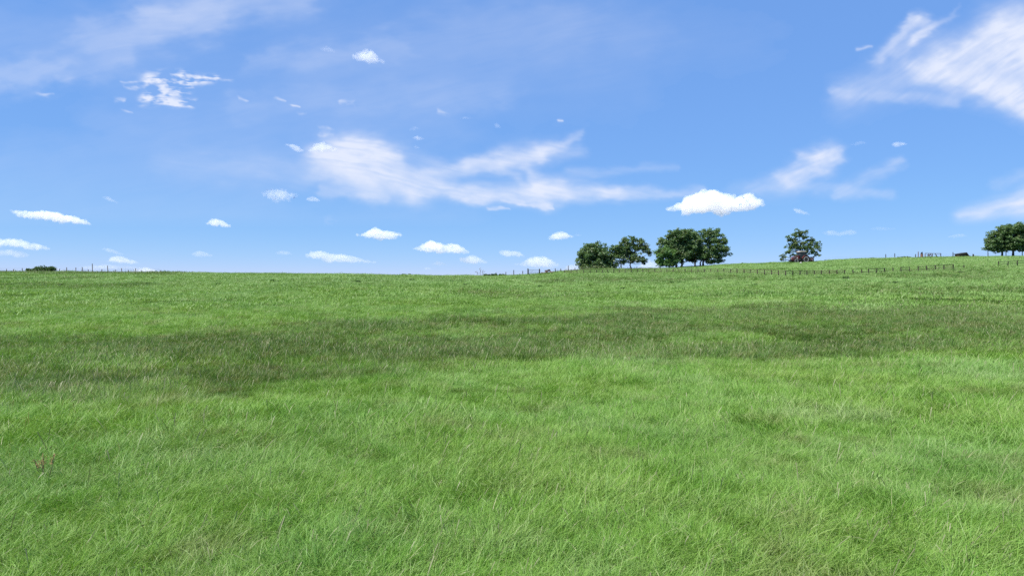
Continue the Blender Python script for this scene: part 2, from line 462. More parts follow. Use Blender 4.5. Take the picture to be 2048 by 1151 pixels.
LODS = [  # r0, r1, patch radius, spacing, blade settings
    dict(r0=2.4, r1=13.0, rad=.62, sp=.62, n=4200, kw=dict(h=(.09, .245), w=.0023, seg=5, tv=.33)),
    dict(r0=12.0, r1=27.0, rad=1.1, sp=1.2, n=6400, kw=dict(h=(.09, .26), w=.0032, seg=4, tv=.30)),
    dict(r0=25.5, r1=70.0, rad=2.2, sp=2.5, n=8500, kw=dict(h=(.12, .29), w=.0060, seg=3, tv=.19)),
    dict(r0=66.0, r1=215.0, rad=5.0, sp=6.0, n=10000, kw=dict(h=(.14, .29), w=.018, seg=2, tv=.08, dry=.004, seed_frac=.0)),
]
NV = 5
def build_grass():
    V, Fc, T, PID = [], [], [], []
    off = 0
    for li, l in enumerate(LODS):
        for vi in range(NV * 2):
            dk = vi >= NV
            kw = dict(l['kw'])
            if dk: kw.update(dry=.024 if li < 3 else .008, seed_frac=.010, lay=.95)
            v, f, t = blades(l['n'], l['rad'], 100 * li + vi, **kw)
            V.append(v); Fc.append(f + off); T.append(t); PID.append(np.full(len(v), li * 100 + vi)); off += len(v)
    PX, PY, ROT, SC, VAR, DK, PP = [], [], [], [], [], [], []
    rough = []
    for px in np.arange(-40, 2100, 7):
        if rng.random() < .55:
            p = crest(px + rng.uniform(-3, 3), rng.uniform(-2.5, 1.0)); rough.append((p.x, p.y, rng.uniform(1.1, 2.0)))
    for px in np.arange(1125, 2070, 6):
        yb = np.interp(px, [1129, 1300, 1475, 1529, 1571, 1643, 1752, 1853, 1906, 2050], [548, 546.3, 547.5, 550.5, 552, 551, 547.5, 542.5, 539.5, 531.5])
        if rng.random() < .5:
            p = at(px + rng.uniform(-2, 2), yb); rough.append((p.x, p.y + .1, rng.uniform(.9, 1.5)))
    rough = np.array(rough)
    for li, l in enumerate(LODS):
        sp = l['sp']
        ys = np.arange(-6, l['r1'] + sp, sp); xs = np.arange(-l['r1'], l['r1'] + sp, sp)
        gx, gy = np.meshgrid(xs, ys)
        gx = (gx + (np.arange(len(ys)) % 2)[:, None] * sp / 2 + rng.uniform(-.42, .42, gx.shape) * sp).ravel()
        gy = (gy + rng.uniform(-.42, .42, gy.shape) * sp).ravel()
        r = np.hypot(gx, gy)
        keep = (r > l['r0']) & (r < l['r1']) & (np.abs(gx) < .80 * gy + 4 + .03 * l['r1'])
        gx, gy = gx[keep], gy[keep]
        nr0 = len(gx)
        if li == 1: gx, gy = np.append(gx, rough[:, 0]), np.append(gy, rough[:, 1])
        dk = dark_mask(gx, gy)
        var = rng.integers(0, NV, len(gx)) + np.where(dk + rng.uniform(-.2, .2, len(gx)) > .45, NV, 0)
        e = .3
        zx = (terrain(gx + e, gy) - terrain(gx - e, gy)) / (2 * e); zy = (terrain(gx, gy + e) - terrain(gx, gy - e)) / (2 * e)
        swirl = 1.4 * (fbm(gx / 6, gy / 4, 2, 71) - .5) * 2
        for k in range(len(gx)):
            nrm = Vector((-zx[k], -zy[k], 1)).normalized()
            q = Vector((0, 0, 1)).rotation_difference(nrm).to_matrix() @ Matrix.Rotation(swirl[k] + rng.normal(0, .9) - .25, 3, 'Z')
            ROT.append(tuple(q.to_euler()))
        SC.append((.50 + 1.05 * fbm(gx / 3.2, gy / 2.2, 3, 73)) * rng.uniform(.88, 1.15, len(gx)))
        if li == 1:
            SC[-1][nr0:] = rough[:, 2]; dk[nr0:] = np.maximum(dk[nr0:], .45)
        PX.append(gx); PY.append(gy); VAR.append(var); DK.append(dk); PP.append(np.full(len(gx), -1 - li))
    PX, PY = np.concatenate(PX), np.concatenate(PY)
    npt = len(PX)
    P = np.stack([PX, PY, terrain(PX, PY)], -1)
    verts = np.vstack(V + [P])
    nb = off
    z = lambda a, d: np.concatenate([np.full(nb, d), a])
    rot = np.vstack([np.zeros((nb, 3)), np.array(ROT)])
    at_ = {'tint': ('FLOAT', np.concatenate(T + [np.zeros(npt)]).astype(np.float32)),
           'pid': ('INT', np.concatenate(PID + PP).astype(np.int32)),
           'vid': ('INT', z(np.concatenate(VAR), 0).astype(np.int32)),
           'pscale': ('FLOAT', z(np.concatenate(SC), 1.0).astype(np.float32)),
           'pdark': ('FLOAT', z(np.concatenate(DK), 0.0).astype(np.float32)),
           'prot': ('FLOAT_VECTOR', rot.astype(np.float32))}
    me = np_mesh('grass', verts, np.vstack(Fc), at_)
    o = link('grass', me, M['grass'])
    tag(o, 'long lush green meadow grass laid over by the wind', 'grass', kind='stuff')
    print('grass patches', npt, 'blade verts', nb)
    ng = bpy.data.node_groups.new('sow_grass', 'GeometryNodeTree')
    ng.interface.new_socket('Geometry', in_out='INPUT', socket_type='NodeSocketGeometry')
    ng.interface.new_socket('Geometry', in_out='OUTPUT', socket_type='NodeSocketGeometry')
    gi, go = ng.nodes.new('NodeGroupInput'), ng.nodes.new('NodeGroupOutput')
    def named(n, t):
        a = ng.nodes.new('GeometryNodeInputNamedAttribute'); a.data_type = t; a.inputs['Name'].default_value = n
        return a.outputs['Attribute']
    pid = named('pid', 'INT')
    def pick(val):
        c = ng.nodes.new('FunctionNodeCompare'); c.data_type = 'INT'; c.operation = 'EQUAL'
        ng.links.new(pid, c.inputs[2]); c.inputs[3].default_value = val
        s = ng.nodes.new('GeometryNodeSeparateGeometry'); s.domain = 'POINT'
        ng.links.new(gi.outputs[0], s.inputs[0]); ng.links.new(c.outputs[0], s.inputs[1])
        return s.outputs[0]
    jo = ng.nodes.new('GeometryNodeJoinGeometry')
    for li in range(len(LODS)):
        # join order of a multi-input is the order of linking reversed: keep variants in order by linking backwards
        gti = ng.nodes.new('GeometryNodeGeometryToInstance')
        for vi in reversed(range(NV * 2)):
            ng.links.new(pick(li * 100 + vi), gti.inputs[0])
        ip = ng.nodes.new('GeometryNodeInstanceOnPoints')
        ng.links.new(pick(-1 - li), ip.inputs['Points']); ng.links.new(gti.outputs[0], ip.inputs['Instance'])
        ip.inputs['Pick Instance'].default_value = True
        ng.links.new(named('vid', 'INT'), ip.inputs['Instance Index'])
        e2r = ng.nodes.new('FunctionNodeEulerToRotation'); ng.links.new(named('prot', 'FLOAT_VECTOR'), e2r.inputs[0])
        ng.links.new(e2r.outputs[0], ip.inputs['Rotation']); ng.links.new(named('pscale', 'FLOAT'), ip.inputs['Scale'])
        ng.links.new(ip.outputs[0], jo.inputs[0])
    ng.links.new(jo.outputs[0], go.inputs[0])
    md = o.modifiers.new('sow', 'NODES'); md.node_group = ng
build_grass()

# ------------------------------------------------------------------ trees and bushes
def leaf_quads(cen, nrm_bias, size, g):
    """diamond leaves round the given centres"""
    n = len(cen)
    nr = g.normal(0, 1, (n, 3)) + nrm_bias
    nr /= np.linalg.norm(nr, axis=1)[:, None] + 1e-9
    a = g.normal(0, 1, (n, 3)); u = np.cross(nr, a); u /= np.linalg.norm(u, axis=1)[:, None] + 1e-9
    v = np.cross(nr, u)
    s = (size * g.uniform(.55, 1.3, n))[:, None]
    P = np.stack([cen - u * s * .5, cen - v * s * .28 + u * s * .08 - nr * s * .06, cen + u * s * .55, cen + v * s * .30 + nr * s * .05], 1)
    return P.reshape(-1, 3), np.arange(4 * n).reshape(n, 4)

def foliage(clusters, per, size, g):
    """clusters: (x,y,z,r) rows"""
    c = np.repeat(clusters, per, 0)
    n = len(c)
    d = g.normal(0, 1, (n, 3)); d /= np.linalg.norm(d, axis=1)[:, None]
    rr = c[:, 3] * g.random(n) ** .45
    cen = c[:, :3] + d * rr[:, None] * np.array([1.15, 1.15, .72])
    bias = d * .5 + np.array([0, 0, .7])
    v, f = leaf_quads(cen, bias, size, g)
    ct = np.repeat(g.normal(.45, .2, len(clusters)), per)
    tint = np.clip(ct + g.normal(0, .2, n), 0, 1)
    return v, f, np.repeat(tint, 4)

def tree(name, label, px, py, blobs, m, seed, trunk_px=3.0, fork_px=12, dens=1.0, per=48, size=.40, cr=(.48, .80), off=-1.5,
         cat='tree', group=None, double=None, gap=0.0, depth=.85, shell=(.3, 1.08)):
    """blobs: (dx, up, rx, ry) in photo pixels from the foot of the trunk"""
    g = np.random.default_rng(seed)
    c0 = crest(px); base = Vector(c0)
    k = (px - 1024) / F
    dd = base.y + off
    base = Vector((k * dd, dd, tz(k * dd, dd)))
    s = dd / F
    root = empty(name, base, label=label, cat=cat, group=group)
    cl = []
    limbs = MB()
    fork = Vector((0, 0, fork_px * s))
    def trunk(x0, rad):
        p = [Vector((x0 * s, 0, -.3)), Vector((x0 * s + g.normal(0, .05), 0, .25)), Vector((x0 * s * .8 + g.normal(0, .1), g.normal(0, .1), fork.z * .55)), Vector((x0 * s * .4, 0, fork.z))]
        limbs.tube(p, [rad * 1.5, rad * 1.08, rad * .92, rad * .8], 9)
    tr = trunk_px * s / 2
    trunk(0, tr)
    if double: trunk(double, tr * .75)
    for bi, (dx, up, rx, ry) in enumerate(blobs):
        rx_, ry_ = rx * s * 1.05, ry * s * 1.1
        rd = max(rx_, ry_) * depth
        c = Vector((dx * s, g.uniform(-.35, .35) * rd, up * s))
        n = max(5, int(dens * 5.0 * (rx_ * rd + rx_ * ry_ + rd * ry_) / (cr[0] + cr[1]) * 1.0))
        # main limb into the blob
        mid = fork.lerp(c, .5) + Vector((g.normal(0, .25), g.normal(0, .25), -.15 * abs(c.x - fork.x)))
        limbs.tube([fork * .9, mid, c], [tr * .55, tr * .34, tr * .16], 6)
        for q in range(n):
            d = Vector(g.normal(0, 1, 3)).normalized()
            f = g.uniform(*shell)
            p = c + Vector((d.x * rx_ * f, d.y * rd * f, d.z * ry_ * f))
            if g.random() < gap: continue
            cl.append((p.x, p.y, p.z, g.uniform(*cr)))
            if g.random() < .3:
                st = mid.lerp(c, g.uniform(.2, 1))
                mp = st.lerp(p, .55) + Vector((g.normal(0, .15), g.normal(0, .15), g.normal(0, .15)))
                limbs.tube([st, mp, p], [tr * .16, tr * .09, tr * .03], 4)
    v, f, t = foliage(np.array(cl), per, size, g)
    me = np_mesh('crown', v, f, {'tint': ('FLOAT', t.astype(np.float32))})
    link('crown', me, m, root)
    limbs.build('trunk', M['bark'], root, True)
    return root

OAK = 'oaks along the ridge'
tree('oak_tree', 'dense dome-shaped dark oak, leafy down to the ground, leftmost of the ridge trees', 1193, 541,
     [(-4, 42, 24, 15), (-20, 26, 18, 16), (12, 30, 20, 18), (-28, 12, 12, 10), (0, 14, 22, 13), (22, 14, 14, 12), (-10, 5, 26, 6), (14, 5, 20, 6)], M['oak'], 1, 4, 10, 1.15, 52)
tree('oak_tree', 'slender narrow oak with twin thin trunks squeezed between the dome oak and the open oak', 1243, 540,
     [(-14, 42, 10, 10), (-8, 30, 12, 10), (4, 40, 7, 9), (-18, 22, 10, 9), (6, 28, 8, 7), (-10, 13, 7, 5)], M['oak'], 2, 1.6, 14, 1.0, 44, double=-4, gap=.12)
tree('oak_tree', 'open-crowned oak with loose spreading branches right of the dome oak', 1262, 540,
     [(-12, 60, 7, 7), (4, 62, 7, 7), (-4, 50, 14, 8), (20, 54, 8, 6), (-22, 46, 8, 8), (14, 42, 14, 8), (30, 42, 10, 6), (-8, 34, 14, 9), (36, 34, 7, 5), (-22, 30, 9, 8), (4, 22, 12, 8), (22, 20, 8, 5), (-16, 16, 9, 5), (28, 14, 5, 3)],
     M['sparse_oak'], 3, 2.6, 16, 1.3, 32, cr=(.36, .64), gap=.06, shell=(.1, 1.3), size=.38)
tree('oak_tree', 'low bright green oak at the left edge of the big clump', 1339, 536,
     [(-14, 26, 14, 12), (-2, 32, 14, 12), (-20, 14, 10, 8), (2, 16, 14, 10), (-24, 32, 7, 5), (-8, 10, 14, 5)], M['bright_oak'], 4, 2.4, 10, 1.1, 46, off=-5)
tree('oak_tree', 'tall broad oak forming the domed left top of the big clump', 1353, 535.5,
     [(-8, 64, 18, 11), (10, 68, 20, 10), (-26, 52, 12, 10), (30, 62, 14, 11), (0, 48, 24, 13), (22, 42, 20, 13), (-18, 38, 12, 9), (6, 28, 20, 10), (-4, 14, 10, 6)], M['oak'], 5, 4.2, 16, 1.05, 50, off=-2)
tree('oak_tree', 'thick-trunked oak in the middle of the big clump, low dark skirt of leaves', 1362.5, 535,
     [(6, 56, 18, 12), (24, 44, 14, 12), (-2, 38, 16, 12), (10, 24, 18, 10), (-6, 16, 12, 8), (20, 18, 10, 8), (8, 68, 16, 8)], M['oak'], 6, 4.4, 12, 1.0, 48, off=1)
tree('oak_tree', 'straight-trunked oak between the two domes of the big clump', 1390, 534.5,
     [(0, 50, 14, 14), (-4, 32, 13, 11), (10, 30, 13, 12), (4, 62, 9, 8), (14, 18, 9, 7)], M['oak'], 7, 3.0, 18, .95, 46, gap=.08)
tree('oak_tree', 'big oak with drooping outer branches at the right end of the big clump', 1407, 534,
     [(4, 68, 12, 8), (24, 66, 14, 9), (36, 52, 13, 12), (10, 52, 16, 12), (42, 36, 11, 9), (24, 36, 18, 11), (0, 36, 14, 12), (47, 24, 6, 5), (30, 22, 10, 6), (8, 20, 18, 9), (36, 14, 6, 4), (16, 10, 14, 4)],
     M['oak'], 8, 4.0, 14, 1.0, 46, double=-6, gap=.08, off=-2)
tree('oak_tree', 'lone open oak standing on the skyline behind the red tractor', 1599, 526,
     [(-1, 60, 10, 6), (10, 60, 7, 5), (-9, 52, 9, 6), (10, 50, 9, 6), (-20, 45, 8, 6), (-8, 40, 11, 6), (24, 44, 9, 6), (14, 38, 10, 5), (34, 36, 9, 6), (0, 31, 16, 7), (-18, 30, 11, 6), (22, 28, 12, 5), (38, 28, 6, 4), (-24, 21, 8, 5), (14, 20, 10, 4), (30, 21, 9, 4), (37, 15, 5, 3), (-32, 12, 6, 4), (-10, 14, 8, 4), (-36, 6, 3.5, 3)],
     M['sparse_oak'], 9, 3.4, 16, 1.05, 26, cr=(.30, .58), gap=.16, off=3, shell=(.1, 1.35), size=.36, depth=.75)
tree('oak_tree', 'rounded oak with a clear brown trunk, left one of the pair at the far right', 2004.6, 513,
     [(2, 52, 16, 10), (-14, 42, 14, 11), (-26, 28, 10, 9), (-8, 30, 18, 12), (10, 36, 14, 12), (-24, 18, 10, 7), (-6, 18, 16, 8), (8, 20, 10, 8)], M['oak'], 10, 3.6, 14, 1.15, 50, off=-2)
tree('oak_tree', 'taller rounded oak cut by the frame edge at the far right', 2026, 513,
     [(2, 56, 18, 11), (22, 50, 16, 12), (-12, 48, 12, 11), (-4, 34, 16, 12), (18, 34, 18, 12), (36, 30, 12, 12), (0, 20, 16, 8), (24, 20, 16, 8)], M['oak'], 11, 4.2, 15, 1.1, 50, off=-1)

def bush(label, px, w_px, h_px, seed, off=0.0, m='shrub', name='bush', cat='bush', group=None, n=None, size=.2, sink=0.0, pt=None, lumps=None, per=40):
    g = np.random.default_rng(seed)
    if pt is None:
        c0 = crest(px); k = (px - 1024) / F; dd = c0.y + off
        b = Vector((k * dd, dd, tz(k * dd, dd) - sink))
    else:
        b = Vector(pt); dd = b.y
    s = dd / F
    root = empty(name, b, label=label, cat=cat, group=group)
    W, H = w_px * s / 2, h_px * s
    cl = []
    nl = lumps or max(1, int(w_px / max(h_px, 1) * 1.2))
    cr = max(.10, min(.5, H * .28))
    stems = MB()
    for q in range(nl):
        cx = (-W + (q + .5) * 2 * W / nl) * .8
        hh = H * (.75 + .3 * g.random()) * (1 - .35 * abs(cx / max(W, .01)) ** 2)
        for _ in range(n or 16):
            d = g.normal(0, 1, 3); d /= np.linalg.norm(d)
            f = g.uniform(.3, 1)
            p = (cx + d[0] * max(W / nl * 1.15 - cr * .5, .05) * f, d[1] * W / nl * .9 * f, hh * .5 + d[2] * (hh * .5 - cr * .5) * f)
            cl.append((*p, cr * g.uniform(.7, 1.2)))
        for _ in range(3):
            stems.tube([(0, 0, -.1), (cx + g.normal(0, .1) * W, g.normal(0, .1) * W, hh * .5), (cx + g.normal(0, .2) * W / nl, g.normal(0, .2) * W / nl, hh * .8)], [H * .02, H * .014, H * .006], 4)
    v, f, t = foliage(np.array(cl), per, size, g)
    link('foliage', np_mesh('foliage', v, f, {'tint': ('FLOAT', t.astype(np.float32))}), M[m], root)
    stems.build('stem', M['bark'], root)
    return root

bush('low left lobe of the dark green bush on the left skyline', 63, 26, 10.5, 21, 1, size=.26)
bush('tallest dark green bush on the left skyline, behind the field crest', 82, 34, 17, 22, 1, size=.26, lumps=3)
bush('narrow upright dark green bush right of the tallest one on the left skyline', 102, 19, 16, 23, 1, size=.26, lumps=2)
bush('tiny green shrub top at the far left edge of the skyline', 5, 10, 4, 24, 2)
bush('tiny green shrub top beside the leftmost fence posts', 28, 8, 3.5, 25, 2)
bush('small dark shrub alone on the empty left part of the skyline', 691, 9, 4.5, 26, 1, size=.16)
bush('rounded small shrub, largest of the low shrubs on the middle skyline', 807, 11, 6, 27, 1, size=.16)
bush('thin upright shrub between two low shrubs on the middle skyline', 819.5, 4, 5.5, 28, 1, size=.14, lumps=1)
bush('low spreading shrub, rightmost of the shrubs on the middle skyline', 831, 10, 5, 29, 1, size=.16)
bush('flat dark shrub just left of the rounded shrub on the middle skyline', 788, 6, 3, 30, 1, size=.14)
bush('dark nettle clump at the left end of the rough strip in the hollow', 974, 16, 7, 31, -1, size=.18)
bush('rounded dark nettle clump in the middle of the rough strip', 988, 12, 9, 32, -1, size=.18)
bush('low nettle clump at the right end of the rough strip', 1004, 14, 6, 33, -1, size=.18)
bush('grey green low hedge on the right skyline between two posts and the pen', 1808, 34, 4.5, 34, 1, size=.2, lumps=5, m='weed')
bush('small bush on the skyline right of the tractor tree', 1745, 14, 4, 35, 1, size=.18)
bush('low scrub under the dome oak and slender oak', 1222, 30, 9, 36, -3, size=.2, lumps=4)
bush('low dark bush on the skyline left of the tractor', 1487, 10, 4.5, 37, 1, size=.16)

for i, (x, y, wp) in enumerate([(305, 557.5, 9), (297, 569, 12), (545, 562.5, 10), (554, 563.5, 8), (585, 560, 7), (661, 563, 9), (716, 564.5, 12), (796, 562, 9), (824, 561.5, 11),
                                (883, 557.5, 8), (1222, 561, 8), (1344, 567, 13), (1359, 566, 9), (1441, 559, 9), (1692, 557.5, 15), (1636, 557, 9), (1922, 546.5, 13), (1938, 544, 6),
                                (437, 569, 9), (120, 571, 10), (1080, 574, 9), (1010, 566, 9), (930, 570, 8), (1510, 571, 10), (1790, 566, 10), (1245, 578, 9), (760, 585, 12)]):
    bush('small dark green weed clump in the pale upper part of the field', x, wp, wp * .42, 200 + i, m='weed', name='weed_clump', cat='weed', group='weed clumps in the upper field', pt=at(x, y), size=.11, n=14, lumps=2, per=30)

# tall dead stalks at the left end of the rough strip
def stalk(label, px, h_px, seed, lean):
    g = np.random.default_rng(seed); b = crest(px, -2); s = b.y / F
    root = empty('weed_stalk', b, label=label, cat='weed')
    H = h_px * s
    st = MB(); st.tube([(0, 0, -.1), (lean * .4, 0, H * .5), (lean, 0, H)], [.035, .028, .015], 5); st.build('stem', M['dry'], root)
    for k in range(5):
        z = H * (.5 + .11 * k); x = lean * z / H
        e = Vector((x + g.normal(0, .22), g.normal(0, .15), z + .25))
        q = Vector((x, 0, z)); hd = MB(); hd.tube([q, q.lerp(e, .7), q.lerp(e, .85), e, e.lerp(q, -.12)], [.014, .012, .05, .06, .01], 6)
        hd.build('seed_head', M['dry'], root)
stalk('tall thin dead thistle stalk at the left end of the rough strip', 962, 16, 1, -.25)
stalk('short bushy dead stalk just right of the tall thistle stalk', 965, 11, 2, .1)
stalk('lone thin dead stalk on the skyline left of the rough strip', 954, 9, 3, .1)

def dock(px, py):
    g = np.random.default_rng(8); b = at(px, py)
    root = empty('dock_plant', b, label='rust orange dock plant gone to seed in the near grass at the left', cat='plant')
    st = MB()
    for k in range(4):
        hd = MB()
        lx, ly = g.normal(0, .06), g.normal(0, .05); h = g.uniform(.26, .38)
        st.tube([(lx * .2, ly * .2, -.02), (lx * .7, ly * .7, h * .5), (lx, ly, h)], [.005, .004, .002], 5)
        for q in range(40):
            z = h * g.uniform(.62, 1.02); t = z / h
            c = Vector((lx * t + g.normal(0, .016), ly * t + g.normal(0, .016), z))
            bmesh.ops.create_icosphere(hd.bm, subdivisions=1, radius=g.uniform(.003, .007), matrix=Matrix.Translation(c))
        hd.tube([(lx * .6, ly * .6, h * .6), (lx, ly, h * 1.02)], [.006, .004], 5)
        hd.build('seed_head', M['dock'], root)
    st.build('stem', M['dry'], root)
dock(91, 962)

# ------------------------------------------------------------------ fences
def copy_part(src, parent, **kw):
    c = src.copy(); col.objects.link(c); c.parent = parent
    for k, v in kw.items(): setattr(c, k, v)
    return c

def post_mesh(m, w=.13, top=.04):
    b = MB(); b.box((0, 0, .5), (1, 1, 1))
    me_o = b.build('post', m)
    bm = bmesh.new(); bm.from_mesh(me_o.data)
    for v in bm.verts:
        tp = v.co.z > .5
        v.co.x *= w * (.86 if tp else 1); v.co.y *= w * (.86 if tp else 1)
        if tp and v.co.x > 0: v.co.z -= top
    bm.to_mesh(me_o.data); bm.free()
    return me_o

def paddock_fence(label, data, miss_top=(), miss_low=(), fallen=()):
    """data: (px, base py, height px)"""
    pts = [at(x, y) for x, y, h in data]
    hs = [h * p.y / F for (x, y, h), p in zip(data, pts)]
    root = empty('paddock_fence', pts[0], label=label, cat='fence')
    o = root.location
    src = None
    g = np.random.default_rng(len(data))
    tops = []
    for p, h in zip(pts, hs):
        rot = (g.normal(0, .03), g.normal(0, .045), g.normal(0, .2))
        sc = (1, 1, h + .15)
        loc = p - o - Vector((0, 0, .15))
        if src is None:
            src = post_mesh(M['post_dark'], .13); src.parent = root; src.location = loc; src.scale = sc
        else: copy_part(src, root, location=loc, rotation_euler=rot, scale=sc)
    for i in range(len(pts) - 1):
        a, b = pts[i] - o, pts[i + 1] - o
        ha, hb = hs[i], hs[i + 1]
        for lev, miss in ((.88, miss_top), (.48, miss_low)):
            if i in miss: continue
            za, zb = ha * (lev + g.normal(0, .025)), hb * (lev + g.normal(0, .025))
            if (i, lev > .6) in fallen: zb = .08
            p0, p1 = a + Vector((0, -.09, za)), b + Vector((0, -.09, zb))
            d = p1 - p0
            r = MB(); r.box((0, 0, 0), (d.length + .1, .04, .075))
            ro = r.build('rail', M['post'], root)
            ro.location = (p0 + p1) / 2; ro.rotation_euler = d.to_track_quat('X', 'Z').to_euler()
    return root

px1 = [1129, 1142, 1154, 1167, 1180, 1192.5, 1204.5, 1216, 1227.5, 1239, 1250, 1262, 1275, 1286, 1297.5, 1310, 1322, 1334, 1346, 1358, 1370.5, 1383, 1396, 1408.5, 1421.6, 1435, 1448, 1461.5, 1474.5, 1488, 1501, 1515, 1529, 1543, 1557, 1571, 1585, 1600, 1614, 1629, 1643, 1659, 1674, 1689, 1706, 1723, 1736.5, 1752.5, 1768.5, 1786, 1802, 1819, 1836.5, 1853.5, 1871, 1888, 1906]
by = np.interp(px1, [1129, 1200, 1300, 1383, 1475, 1529, 1571, 1643, 1689, 1752, 1802, 1853, 1906], [548, 547.3, 546.3, 546.8, 547.5, 550.5, 552, 551, 549.5, 547.5, 545, 542.5, 539.5])
hp = np.interp(px1, [1129, 1300, 1470, 1529, 1640, 1689, 1750, 1906], [8.5, 9.0, 10.5, 12, 11, 10.5, 11, 12])
paddock_fence('long weathered post and rail fence crossing below the oaks and tractor', list(zip(px1, by, hp)),
              miss_top=(43, 44, 45, 48, 49, 51), miss_low=(43, 49, 51), fallen=((44, False), (48, False)))
px2 = [1997, 2015.5, 2035, 2055, 2076]
paddock_fence('short post and rail fence cut by the right frame edge below the pair of oaks', [(x, 533.5 - (x - 1997) * .045, 11.5) for x in px2])
def one_post(label, p, h, lean=0.0, m='post_dark', w=.14):
    r = empty('fence_post', p, label=label, cat='post')
    q = post_mesh(M[m], w); q.parent = r; q.location = (0, 0, -.15); q.scale = (1, 1, h + .15); q.rotation_euler = (0, lean, 0)
p = at(1926, 537); one_post('leaning single post in the gap between the long fence and the short one', p, 7.5 * p.y / F, .22)

def wire_fence(label, data, off, wires=(.35, .62, .88), m='post', post_w=.12, base_h=1.1):
    """data: (px, height px, lean)"""
    pts = [crest(x, off) for x, h, l in data]
    root = empty('wire_fence', pts[0], label=label, cat='fence')
    o = root.location; src = None
    for (x, h, l), p in zip(data, pts):
        hh = h * p.y / F
        kw = dict(location=p - o - Vector((0, 0, .2)), scale=(1, 1, hh + .2), rotation_euler=(0, l, 0))
        if src is None:
            src = post_mesh(M[m], post_w); src.parent = root
            for k, v in kw.items(): setattr(src, k, v)
        else: copy_part(src, root, **kw)
    for wz in wires:
        r = MB(); r.tube([p - o + Vector((0, -.06, base_h * wz)) for p in pts], .006, 4)
        r.build('wire', M['wire'], root)
    return root
wire_fence('wire fence of uneven thin posts along the left skyline', [(-14, 8, 0), (13, 7, 0), (27, 6.5, 0), (44.5, 8.5, 0), (119, 8, 0), (133.5, 11.5, -.02), (151.5, 11, .02), (164.5, 12, 0), (176.5, 7.5, 0), (185, 19, -.02), (203.5, 7.5, 0), (216, 15, -.06), (230.5, 7, 0), (243.5, 10, -.04), (256.5, 6.5, 0), (271, 9.5, .02), (283.5, 6, 0), (303.5, 5, 0), (320.5, 6.5, 0)], 0.5)
wire_fence('wire fence with dark posts on the skyline between the rough strip and the dome oak', [(992, 8, 0), (1011.5, 8.5, .03), (1027.5, 12, 0), (1045.5, 9.5, 0), (1110.5, 9.5, 0), (1121.5, 8, .02), (1136.5, 13, 0), (1150, 8, 0), (1165, 8, 0)], -.6, m='post_dark', post_w=.17)
wire_fence('wire fence of sparse posts along the right skyline', [(1650, 4, 0), (1771.5, 9.5, 0), (1789.5, 10.5, 0), (1831, 8, .03), (1906, 10.5, 0), (1976, 9, 0), (2012, 8.5, 0), (2044.5, 8.5, 0), (2075, 8.5, 0)], -.3, m='post_dark', post_w=.15)

# ------------------------------------------------------------------ gate, log heap, pen, drum, shed
def gate():
    a, b = crest(1056.5, -1.5), crest(1078.5, -1.5)
    root = empty('field_gate', a, math.atan2(b.y - a.y, b.x - a.x), 'pale metal field gate hung between dark posts left of the dome oak', 'gate')
    W = (b - a).length; H = 1.15
    f = MB()
    for z in (.22, H): f.tube([(.1, 0, z), (W - .1, 0, z)], .035)
    for x in (.1, W - .1): f.tube([(x, 0, .2), (x, 0, H)], .035)
    f.build('gate_frame', M['galv'], root)
    for z in (.42, .62, .84):
        r = MB(); r.tube([(.1, 0, z), (W - .1, 0, z)], .024); r.build('bar', M['galv'], root)
    r = MB(); r.tube([(.1, .03, .25), (W * .5, .03, H)], .022); r.build('brace', M['galv'], root)
    for x in (-.08, W + .08):
        q = post_mesh(M['post_dark'], .2); q.parent = root; q.location = (x, 0, -.2); q.scale = (1, 1, 1.65)
gate()

def heap():
    g = np.random.default_rng(4); c = crest(1097, -1)
    root = empty('log_heap', c, label='dark heap of logs and brushwood behind the fence near the gate', cat='log heap')
    for k in range(16):
        x = g.normal(0, .65); z = max(.1, (.95 - abs(x) * .75) * g.uniform(.15, 1))
        l = g.uniform(.5, 1.3); r = g.uniform(.06, .15); a = g.normal(0, .7); e = g.normal(0, .25)
        d = Vector((math.cos(a) * l, math.sin(a) * l, e * l * .6)) / 2
        b = MB(); p = Vector((x, g.normal(0, .3), z)); b.tube([p - d, p + d * .2 + Vector((0, 0, .03)), p + d], [r, r * .95, r * .85], 8)
        b.build('log', M['post'] if k % 3 else M['iron'], root)
heap()

